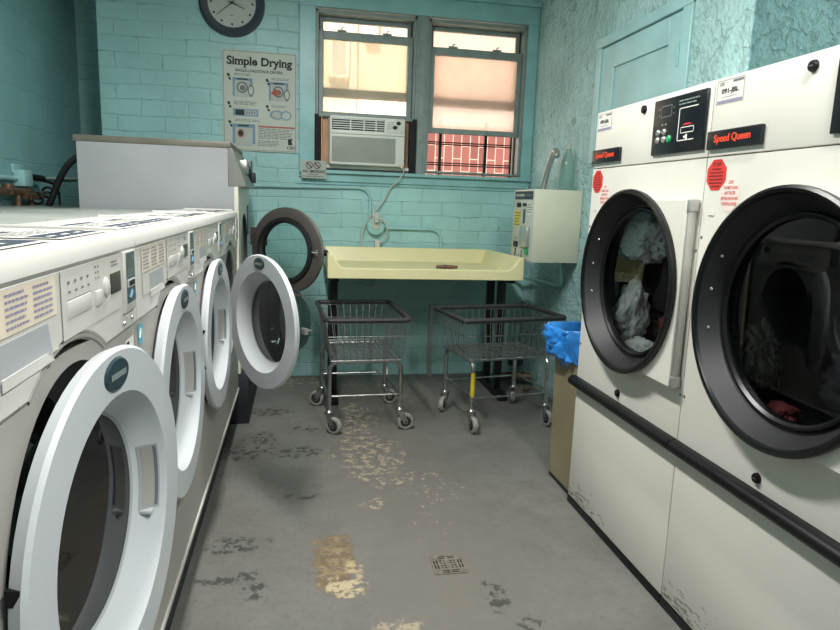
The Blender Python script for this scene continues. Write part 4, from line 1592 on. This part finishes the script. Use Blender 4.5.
cart = make_cart()
cart2 = copy_tree(cart)
cart.location = (0.345, 3.625, 0)
cart.rotation_euler = (0, 0, PI / 2 + 0.05)
tag(cart, 'wire laundry cart before the left half of cream table, short end to viewer')
cart2.location = (1.145, 3.565, 0)
cart2.rotation_euler = (0, 0, math.radians(9.5))
tag(cart2, 'wire laundry cart with yellow tape on one leg, beside the tan bin')
b = MB()
b.tube([(-0.235, -0.195, 0.20), (-0.235, -0.195, 0.335)], [0.0125, 0.0122], 'tape', 10)
b.build('yellow_tape', cart2)
b = MB()
b.box(0.225, 0.248, -0.209, -0.199, 0.19, 0.235, 'pink')
b.build('paper_tag', cart)

# ------------------------------------------------------------------ change machine on the right wall
bx = thing('change_machine', 'ivory steel card and coin machine mounted on the right wall above the cart', 'vending machine', (1.345, 3.99, 0), -PI / 2)
b = MB(FRONT)
b.box(0.0, 0.37, 0.925, 1.352, -0.293, 0.0, 'box', 0.003)
b.build('housing', bx)
b = MB(FRONT)
b.box(0.006, 0.364, 0.932, 1.346, 0.0, 0.004, 'box_face', 0.001)
b.build('face_plate', bx)
w = 0.0045
b = MB(FRONT)
b.rect(0.03, 0.35, 1.292, 1.340, w, 'ink_navy')
b.rect(0.05, 0.20, 1.310, 1.324, w + .0005, 'sign')
b.rect(0.22, 0.33, 1.312, 1.322, w + .0005, 'ink_grey')
b.build('header_strip', bx, recalc=False)
b = MB(FRONT)
b.rect(0.03, 0.15, 1.13, 1.225, w, 'yellow')
b.lines(0.04, 0.14, 1.212, 0.018, 5, w + .0005, 'ink_grey')
b.build('yellow_notice', bx, recalc=False)
b = MB(FRONT)
b.rect(0.255, 0.345, 1.20, 1.275, w, 'paper')
b.lines(0.262, 0.338, 1.262, 0.014, 4, w + .0005, 'ink_grey')
b.build('paper_label', bx, recalc=False)
b = MB(FRONT)
b.box(0.075, 0.145, 1.245, 1.272, 0.004, 0.007, 'black')
b.build('display', bx)
b = MB(FRONT)
b.box(0.185, 0.245, 1.252, 1.270, 0.004, 0.007, 'black')
b.build('bill_light', bx)
b = MB(FRONT)
b.box(0.200, 0.232, 1.150, 1.235, 0.004, 0.007, 'teal_card')
b.build('bill_slot', bx)
b = MB(FRONT)
b.box(0.215, 0.330, 1.010, 1.135, 0.004, 0.028, 'silver', 0.006)
b.lathe([(0.0001, 0.016), (0.020, 0.014), (0.022, 0)], 'steel', (0.205, 1.085, 0.006), 18)
b.build('coin_mech', bx)
b = MB(FRONT)
b.box(0.055, 0.125, 1.00, 1.035, 0.004, 0.010, 'black')
b.lines(0.05, 0.13, 1.06, 0.010, 2, w, 'ink_grey')
b.build('card_slot', bx)
b = MB(FRONT)
b.add([(0.07, 0.945, w), (0.09, 0.945, w), (0.10, 0.99, w), (0.08, 0.995, w)], [(0, 1, 2, 3)], 'ink')
b.add([(0.19, 0.935, w), (0.21, 0.935, w), (0.215, 0.98, w), (0.195, 0.985, w)], [(0, 1, 2, 3)], 'ink_navy')
b.lines(0.18, 0.25, 1.012, 0.010, 2, w, 'ink_grey')
b.build('arrow_marks', bx, recalc=False)
b = MB(FRONT)
b.box(0.275, 0.325, 0.965, 1.005, 0.004, 0.016, 'green', 0.003)
b.build('lock', bx)

# things on top of it
b = MB()
hk = [(1.52, 3.96, 1.3625), (1.525, 3.945, 1.42), (1.535, 3.925, 1.50), (1.545, 3.905, 1.555)]
hk += [(1.548, 3.893, 1.578), (1.549, 3.872, 1.592), (1.548, 3.850, 1.590), (1.545, 3.832, 1.575), (1.542, 3.825, 1.555)]
b.tube(bezier(hk, 5), 0.019, 'steel', 12)
o = b.build('bent_pipe')
tag(o, 'grey hooked metal pipe leaning on top of the ivory wall machine', 'pipe')
bo = thing('plastic_bottle', 'cloudy clear plastic bottle with thin neck on top of the ivory wall machine', 'bottle', (1.565, 3.70, 1.3525))
b = MB()
b.lathe([(0.0001, 0.0), (0.042, 0.0), (0.046, 0.006), (0.046, 0.14), (0.040, 0.17), (0.022, 0.205), (0.015, 0.225), (0.014, 0.245)], 'bottle', (0, 0, 0), 28, axis='w')
b.build('body', bo)
b = MB()
b.lathe([(0.016, 0.240), (0.016, 0.262), (0.007, 0.268), (0.005, 0.290), (0.0001, 0.290)], 'sign', (0, 0, 0), 18, axis='w')
b.build('cap', bo)

# ------------------------------------------------------------------ air conditioner
ac = thing('air_conditioner', 'small white window air conditioner in the left window', 'air conditioner', (0, YW, 0))
b = MB(FRONT)
b.box(0.196, 0.702, 1.485, 1.800, -0.30, 0.10, 'ac', 0.010)
b.build('casing', ac)
b = MB(FRONT)
b.box(0.126, 0.760, 1.462, 1.484, -0.12, 0.03, 'ac', 0.003)
b.build('sill_rail', ac)
b = MB(FRONT)
b.box(0.212, 0.560, 1.710, 1.785, 0.0955, 0.1008, 'black')
b.build('vent', ac)
for i in range(5):
    b = MB(FRONT)
    z = 1.719 + i * .0145
    b.box(0.216, 0.556, z, z + .006, 0.0955, 0.106, 'ac')
    if i == 0:
        for u in (0.33, 0.42, 0.50):
            b.box(u, u + .008, 1.712, 1.783, 0.097, 0.105, 'ac')
    b.build('louver', ac)
b = MB(FRONT)
b.box(0.212, 0.700, 1.685, 1.700, 0.098, 0.108, 'ac', 0.003)
b.box(0.212, 0.640, 1.504, 1.668, 0.098, 0.104, 'ac_grille', 0.003)
for i in range(32):
    z = 1.510 + i * .005
    b.box(0.218, 0.634, z, z + .0022, 0.1035, 0.1052, 'ac_grille')
b.build('grille', ac)
b = MB(FRONT)
b.box(0.572, 0.692, 1.706, 1.790, 0.098, 0.104, 'ac', 0.002)
b.lines(0.580, 0.625, 1.775, 0.014, 4, 0.1045, 'ac_grille')
b.build('control_panel', ac)
for u, z in ((0.655, 1.770), (0.632, 1.742)):
    b = MB(FRONT)
    b.lathe([(0.0001, 0.014), (0.011, 0.013), (0.013, 0.0)], 'black', (u, z, 0.104), 16)
    b.box(u - .016, u + .016, z - .003, z + .003, 0.112, 0.120, 'black')
    b.build('knob', ac)
for x0, x1 in ((0.150, 0.194), (0.706, 0.742)):
    b = MB(FRONT)
    nfold = 4
    for i in range(nfold):
        a = x0 + (x1 - x0) * i / nfold
        c = x0 + (x1 - x0) * (i + 1) / nfold
        b.prism([(a, 0.0), ((a + c) / 2, 0.008), (c, 0.0), (c, -0.012), (a, -0.012)], 1.485, 1.80, 'ac_side', 'v')
    b.build('accordion_panel', ac)
b = MB(FRONT)
b.box(0.126, 0.760, 1.795, 1.816, -0.05, 0.04, 'sash', 0.003)
b.build('top_rail', ac)
for x0, x1 in ((0.100, 0.145), (0.744, 0.792)):
    b = MB(FRONT)
    b.box(x0, x1, 1.450, 1.812, 0.005, 0.034, 'foam', 0.004)
    b.build('foam_strip', ac)

# ------------------------------------------------------------------ clock, poster, sign
ck = thing('wall_clock', 'round wall clock with slate rim on the brick wall above the poster', 'clock', (-0.424, YW, 2.462))
b = MB(FRONT)
R = 0.205
b.lathe([(R - .01, 0.0), (R, 0.008), (R - .004, 0.030), (R - .022, 0.040), (0.152, 0.030), (0.148, 0.016)], 'clock_rim', (0, 0, 0), 64)
b.build('rim', ck)
b = MB(FRONT)
b.disc((0, 0, 0.015), 0.150, 'clock_face', 56)
for k in range(12):
    a = 2 * PI * k / 12
    b.disc((0.128 * math.sin(a), 0.128 * math.cos(a), 0.0158), 0.007, 'ink', 14)
b.rect(-0.010, 0.010, -0.078, -0.074, 0.0158, 'ink_grey')
b.build('dial', ck, recalc=False)
def hand(name, ang, l, back, wd, wz):
    d = Vector((math.sin(ang), math.cos(ang)))
    n = Vector((d.y, -d.x))
    b = MB(FRONT)
    p = [d * -back + n * wd, d * l + n * wd * .4, d * l - n * wd * .4, d * -back - n * wd]
    b.prism([tuple(q) for q in p], wz, wz + .0015, 'ink' if wd > .0016 else 'ink_grey')
    b.build(name, ck)
hand('hour_hand', math.radians(112), 0.085, 0.02, 0.0035, 0.018)
hand('minute_hand', math.radians(230), 0.125, 0.02, 0.0028, 0.021)
hand('second_hand', math.radians(97), 0.10, 0.035, 0.0012, 0.024)
b = MB(FRONT)
b.lathe([(0.0001, 0.012), (0.007, 0.011), (0.008, 0)], 'ink', (0, 0, 0.0152), 16)
b.build('hub', ck)

po = MB(fr((-0.492, YW - .004, 1.550)))
PW, PH = 0.474, 0.633
po.box(0, PW, 0, PH, 0.0, 0.003, 'paper_cool')
w = 0.0035
for a in ((0.006, PW - .006, 0.006, 0.009), (0.006, PW - .006, PH - .009, PH - .006), (0.006, 0.009, 0.006, PH - .006), (PW - .009, PW - .006, 0.006, PH - .006)):
    po.rect(*a, w - .0002, 'ink_grey')
po.text('Simple Drying', PW / 2, 0.560, w, 0.070, 'ink', 0.415, bold=0.034, serif=0.075)
po.text('SINGLE-LOAD/STACK DRYERS', PW / 2 - .005, 0.508, w, 0.018, 'ink', 0.30, bold=0.02)


def mini_dryer(u, v, s, hot):
    po.rect(u - .06 * s, u + .065 * s, v - .055, v + .062, w, 'ink_blue')
    po.rect(u - .048 * s, u + .050 * s, v - .058, v + .046, w + .0004, 'sign')
    po.rect(u - .030 * s, u + .035 * s, v + .050, v + .058, w + .0006, 'ink')
    po.disc((u, v + .002, w + .0006), 0.036, 'ink_grey', 28)
    po.disc((u, v + .002, w + .0009), 0.026, 'sign', 28)
    po.disc((u + .002, v - .002, w + .0012), 0.018, 'ink_grey', 20)
    po.disc((u + .055 * s, v - .015, w + .0010), 0.036, 'ink_grey', 24, sx=0.55)
    po.disc((u + .055 * s, v - .015, w + .0013), 0.026, 'paper_cool', 24, sx=0.5)
    if hot:
        po.add([(u - .05, v - .010, w + .0018), (u - .01, v - .030, w + .0018), (u + .012, v + .006, w + .0018), (u - .02, v + .018, w + .0018)], [(0, 1, 2, 3)], 'ink_red')


def step_mark(u, v):
    po.add([(u - .012, v + .014, w), (u + .004, v + .016, w), (u + .010, v - .002, w), (u - .006, v - .004, w)], [(0, 1, 2, 3)], 'ink')
    po.add([(u - .002, v - .010, w), (u + .012, v - .008, w), (u + .016, v - .024, w), (u + .002, v - .024, w)], [(0, 1, 2, 3)], 'ink')


for u, v in ((0.040, 0.470), (0.285, 0.450), (0.040, 0.295), (0.285, 0.285), (0.045, 0.175)):
    step_mark(u, v)
po.lines(0.075, 0.20, 0.488, 0.009, 2, w, 'ink_grey')
po.lines(0.31, 0.45, 0.472, 0.009, 2, w, 'ink_grey')
mini_dryer(0.125, 0.400, 1.0, False)
mini_dryer(0.355, 0.385, 1.0, True)
po.lines(0.07, 0.24, 0.315, 0.009, 3, w, 'ink_grey')
po.rect(0.065, 0.225, 0.222, 0.268, w, 'ink_blue')
po.rect(0.080, 0.135, 0.228, 0.262, w + .0005, 'ink')
po.rect(0.142, 0.215, 0.230, 0.260, w + .0005, 'sign')
for q in range(4):
    po.rect(0.148 + q * .016, 0.156 + q * .016, 0.236, 0.254, w + .0008, 'ink_grey')
po.lines(0.31, 0.43, 0.300, 0.009, 2, w, 'ink_grey')
po.disc((0.345, 0.240, w), 0.030, 'ink_blue', 24, sx=1.5)
po.disc((0.345, 0.240, w + .0004), 0.022, 'sign', 24, sx=1.5)
po.disc((0.405, 0.238, w + .0006), 0.030, 'ink_blue', 24, sx=1.2)
po.disc((0.405, 0.238, w + .0009), 0.023, 'paper_cool', 24, sx=1.2)
po.lines(0.075, 0.26, 0.200, 0.009, 2, w, 'ink_grey')
po.rect(0.060, 0.205, 0.045, 0.172, w, 'ink_blue')
po.rect(0.076, 0.188, 0.030, 0.150, w + .0004, 'sign')
po.rect(0.095, 0.165, 0.156, 0.166, w + .0006, 'ink')
po.disc((0.112, 0.112, w + .0008), 0.026, 'ink_red', 20, sx=0.8)
po.disc((0.112, 0.112, w + .0011), 0.018, 'ink', 20, sx=0.8)
po.rect(0.225, 0.462, 0.156, 0.166, w, 'ink_red')
po.lines(0.225, 0.462, 0.148, 0.010, 7, w, 'ink_grey', ragged=.15)
po.lines(0.222, 0.370, 0.070, 0.010, 4, w, 'ink_grey')
po.add([(0.418, 0.050, w), (0.448, 0.050, w), (0.440, 0.078, w), (0.450, 0.092, w), (0.416, 0.088, w)], [(0, 1, 2, 3, 4)], 'ink')
po.text('CSC', 0.438, 0.032, w, 0.020, 'ink', 0.055, bold=0.03)
tag(po.build('drying_poster', recalc=False), 'Simple Drying instruction poster on the brick wall under the clock', 'poster')

ns = MB(fr((0.014, YW - .047, 1.388)))
ns.box(0, 0.166, 0, 0.118, 0, 0.002, 'sign')
for u in (0.052, 0.104):
    ns.lathe([(0.0235, 0.0024), (0.0185, 0.0024)], 'ink', (u, 0.086, 0), 28)
    ns.add([(u - .018, 0.100, .0026), (u - .012, 0.104, .0026), (u + .018, 0.072, .0026), (u + .012, 0.068, .0026)], [(0, 1, 2, 3)], 'ink')
    ns.rect(u - .012, u + .012, 0.083, 0.088, .0028, 'ink_red')
ns.text('NO SMOKING', 0.083, 0.046, 0.0022, 0.020, 'ink', 0.148, bold=0.03)
ns.lines(0.045, 0.125, 0.026, 0.009, 1, 0.0026, 'ink')
ns.lines(0.008, 0.158, 0.014, 0.009, 1, 0.0026, 'ink')
tag(ns.build('no_smoking_sign', recalc=False), 'small grey NO SMOKING sign below the left window corner', 'sign')

# ------------------------------------------------------------------ conduits, outlet and cord
yc = YW - .014
b = MB()
pts = [(-0.31, yc, 1.325), (0.0, yc, 1.330), (0.38, yc, 1.338)] + [(0.40 + .085 * math.sin(a), yc, 1.253 + .085 * math.cos(a)) for a in [PI / 2 * i / 8 for i in range(9)]] + [(0.485, yc, 1.15), (0.487, yc, 1.10)]
b.tube(pts, 0.011, 'conduit', 10)
tag(b.build('conduit_pipe'), 'teal painted conduit running left of the outlet and bending down into it', 'pipe')
b = MB()
pts = [(0.57, yc, 1.067), (0.90, yc, 1.066)] + [(0.915 + .085 * math.sin(a), yc, 0.981 + .085 * math.cos(a)) for a in [PI / 2 * i / 8 for i in range(9)]] + [(1.0, yc, 0.90), (1.0, yc, 0.80)]
b.tube(pts, 0.011, 'conduit', 10)
tag(b.build('conduit_pipe'), 'teal painted conduit running right of the outlet, bending down behind the table', 'pipe')
b = MB()
pts = bezier([(1.30, YW - .014, 0.83), (1.45, YW - .03, 0.80), (1.56, 4.35, 0.76), (1.615, 4.1, 0.75), (1.62, 3.85, 0.76), (1.60, 3.76, 0.80), (1.58, 3.74, 0.86), (1.575, 3.74, 0.925)], 6)
b.tube(pts, 0.012, 'conduit', 10)
tag(b.build('conduit_pipe'), 'teal painted conduit curving under the ivory wall machine', 'pipe')
ol = thing('electrical_outlet', 'round teal electrical outlet box with plug on the brick wall above the table', 'outlet', (0.525, YW, 1.10))
b = MB(FRONT)
b.lathe([(0.062, 0.0), (0.062, 0.040), (0.056, 0.044), (0.0001, 0.044)], 'conduit', (0, -0.02, 0), 36)
b.build('box', ol)
b = MB(FRONT)
b.box(-0.026, 0.026, -0.04, 0.075, 0.042, 0.050, 'cord', 0.003)
b.build('cover_plate', ol)
b = MB(FRONT)
b.box(-0.016, 0.018, 0.005, 0.055, 0.050, 0.082, 'cord', 0.005)
b.build('plug', ol)
b = MB()
pc = bezier([(0.705, YW - .08, 1.480), (0.70, YW - .06, 1.44), (0.665, YW - .045, 1.385), (0.625, YW - .02, 1.345), (0.575, YW - .02, 1.25), (0.50, YW - .03, 1.16), (0.45, YW - .03, 1.08), (0.43, YW - .03, 1.00), (0.44, YW - .03, 0.93),
             (0.46, YW - .03, 0.80), (0.44, YW - .03, 0.70), (0.47, YW - .03, 0.655), (0.52, YW - .03, 0.66), (0.55, YW - .03, 0.72), (0.555, YW - .03, 0.82), (0.535, YW - .03, 0.93), (0.59, YW - .04, 1.00), (0.60, YW - .07, 1.07), (0.565, YW - .085, 1.13), (0.527, YW - .085, 1.13)], 8)
b.tube(pc, 0.0055, 'cord', 8)
tag(b.build('power_cord'), 'pale power cord hanging from the air conditioner down past the outlet', 'cord')
b = MB()
b.box(0.520, 0.556, YW - .045, YW - .020, 0.90, 0.985, 'cord', 0.006)
tag(b.build('cord_tag'), 'small pale plug block hanging on the cord just above the table', 'plug')

# perforated steel strut standing against the wall
st = MB()
st.plate_hole(0.931, 0.960, 0.0, 0.06, 0.9465, 0.03, 0.008, 0, 0.003, 'silver', 20)
st = MB(fr((0, YW - .04, 0)))
for i in range(9):
    z = i * 0.058
    st.plate_hole(0.931, 0.960, z, z + .058, 0.9455, z + .029, 0.008, 0, 0.003, 'silver', 20)
st.box(0.931, 0.934, 0, 0.522, -0.038, 0.0, 'silver')
tag(st.build('slotted_strut'), 'perforated steel angle strut standing against the wall between the carts', 'strut')

# rubble and old valve in the far right corner
rv = thing('floor_valve', 'dark pipe valve on the floor in the far right corner behind the cart', 'valve', (1.50, 4.22, 0))
b = MB()
b.tube([(-0.10, 0.06, 0.05), (0.0, 0.0, 0.07), (0.10, -0.04, 0.07)], 0.030, 'pipe_old', 12)
b.build('pipe', rv)
b = MB()
b.lathe([(0.0001, 0.05), (0.05, 0.04), (0.055, 0.02), (0.05, 0.0), (0.0001, -0.01)], 'black_soft', (0.0, 0.0, 0.15), 20, axis='w')
b.tube([(0, 0, 0.06), (0, 0, 0.16)], 0.014, 'pipe_old', 8)
b.build('handwheel', rv)
for i in range(4):
    rx, ry, rr = 1.40 + random.random() * .2, 4.0 + random.random() * .42, random.uniform(.012, .028)
    if abs(rx - 1.50) < .12 and abs(ry - 4.22) < .11:
        ry = 4.05 + random.random() * .05
    o = cloth_lump('rubble', (rx, ry, rr * .62), rr, 'pipe_old', 20 + i, 'brown crumb of broken brick on the floor in the far right corner', 0.3, 2, (1, 1, .7))
    o['category'] = 'rubble'
    o['group'] = 'brick crumbs in the corner'

# ------------------------------------------------------------------ pipes at the left wall
xl = XL + .045
vp = thing('water_valves', 'tarnished brass water pipes with round valve handles on the left wall behind the washers', 'valve', (xl, 3.9, 1.16))
b = MB()
b.tube([(0, -0.35, 0.075), (0, 0.12, 0.075)], 0.022, 'pipe_old', 12)
b.tube([(0, -0.16, 0.06), (0, -0.16, 0.115)], 0.028, 'pipe_old', 12)
b.tube([(0.02, 0.0, 0.055), (0.02, 0.22, 0.055)], 0.017, 'pipe_old', 10)
b.tube([(0.0, -0.05, 0.0), (0.0, -0.05, 0.075)], 0.016, 'pipe_old', 10)
b.tube([(0.0, 0.12, 0.0), (0.0, 0.12, 0.075)], 0.016, 'pipe_old', 10)
b.build('pipe', vp)
for yy, zz in ((0.30, 0.075), (0.14, 0.04)):
    b = MB()
    b.tube([(0.03 + 0.0, yy, zz + .03 * math.cos(a)) if False else (0.03 + .03 * math.sin(a), yy, zz + .03 * math.cos(a)) for a in [2 * PI * i / 16 for i in range(16)]], 0.007, 'black', 8, closed=True)
    b.tube([(0.03, yy - .10, zz), (0.03, yy + .012, zz)], 0.008, 'pipe_old', 8)
    b.tube([(0.0, yy, zz), (0.06, yy, zz)], 0.005, 'black', 6)
    b.build('valve_handle', vp)
jb = thing('junction_box', 'pale teal junction box with black plug on the left wall above the brass valves', 'box', (XL, 3.98, 1.264))
b = MB()
b.box(0, 0.06, -0.06, 0.06, 0.0, 0.09, 'conduit', 0.006)
b.box(0, 0.012, -0.07, 0.07, 0.07, 0.12, 'conduit', 0.003)
b.build('box', jb)
b = MB()
b.tube([(0.05, 0.06, 0.055), (0.06, 0.20, 0.05)], 0.018, 'black', 10)
b.build('plug', jb)
b = MB()
b.tube([(XL + .02, 2.8, 1.306), (XL + .02, 3.915, 1.306)], 0.013, 'conduit', 8)
tag(b.build('conduit_pipe'), 'teal conduit along the left wall ending at the junction box', 'pipe')
b = MB()
b.tube(bezier([(XL + .06, 4.18, 1.302), (XL + .075, 4.30, 1.285), (XL + .08, 4.36, 1.24), (XL + .08, 4.37, 1.16)], 6), 0.008, 'black_soft', 8)
tag(b.build('appliance_cord'), 'thin black cord dropping from the junction box on the left wall', 'cord')
b = MB()
b.tube([(XL + .014, 4.20, 1.315), (XL + .014, 5.10, 1.335)], 0.007, 'cord', 8)
tag(b.build('thin_pipe'), 'thin pale pipe along the left wall beyond the junction box', 'pipe')
b = MB()
b.tube(bezier([(-1.42, 4.10, 1.16), (-1.385, 4.10, 1.24), (-1.35, 4.10, 1.32), (-1.30, 4.10, 1.40), (-1.235, 4.10, 1.452), (-1.17, 4.10, 1.462), (-1.13, 4.10, 1.43)], 8), 0.019, 'black_soft', 12)
tag(b.build('drain_hose'), 'thick black hose arching up beside the tall grey dryer', 'hose')

# ------------------------------------------------------------------ floor drain
fd = MB(Matrix.Translation((0.518, 2.024, 0)))
S = 0.058
fd.box(-S, S, -S, S, 0.0, 0.003, 'grate')
fd.v = fd.v
z = 0.0034
def slot(x0, x1, y0, y1):
    fd.add([(x0, y0, z), (x1, y0, z), (x1, y1, z), (x0, y1, z)], [(0, 1, 2, 3)], 'hole')
for yy in (0.036, 0.046):
    slot(-0.030, -0.004, yy, yy + .005); slot(0.004, 0.030, yy, yy + .005)
    slot(-0.030, -0.004, -yy - .005, -yy); slot(0.004, 0.030, -yy - .005, -yy)
for xx in (0.036, 0.046):
    slot(xx, xx + .005, -0.026, -0.003); slot(xx, xx + .005, 0.003, 0.026)
    slot(-xx - .005, -xx, -0.026, -0.003); slot(-xx - .005, -xx, 0.003, 0.026)
for xx in (-0.024, -0.012, 0.012, 0.024):
    for yy in (-0.022, -0.008, 0.008, 0.022):
        slot(xx - .003, xx + .003, yy - .0035, yy + .0035)
tag(fd.build('floor_drain', recalc=False), 'square cast iron drain grate set in the grey floor', 'drain')
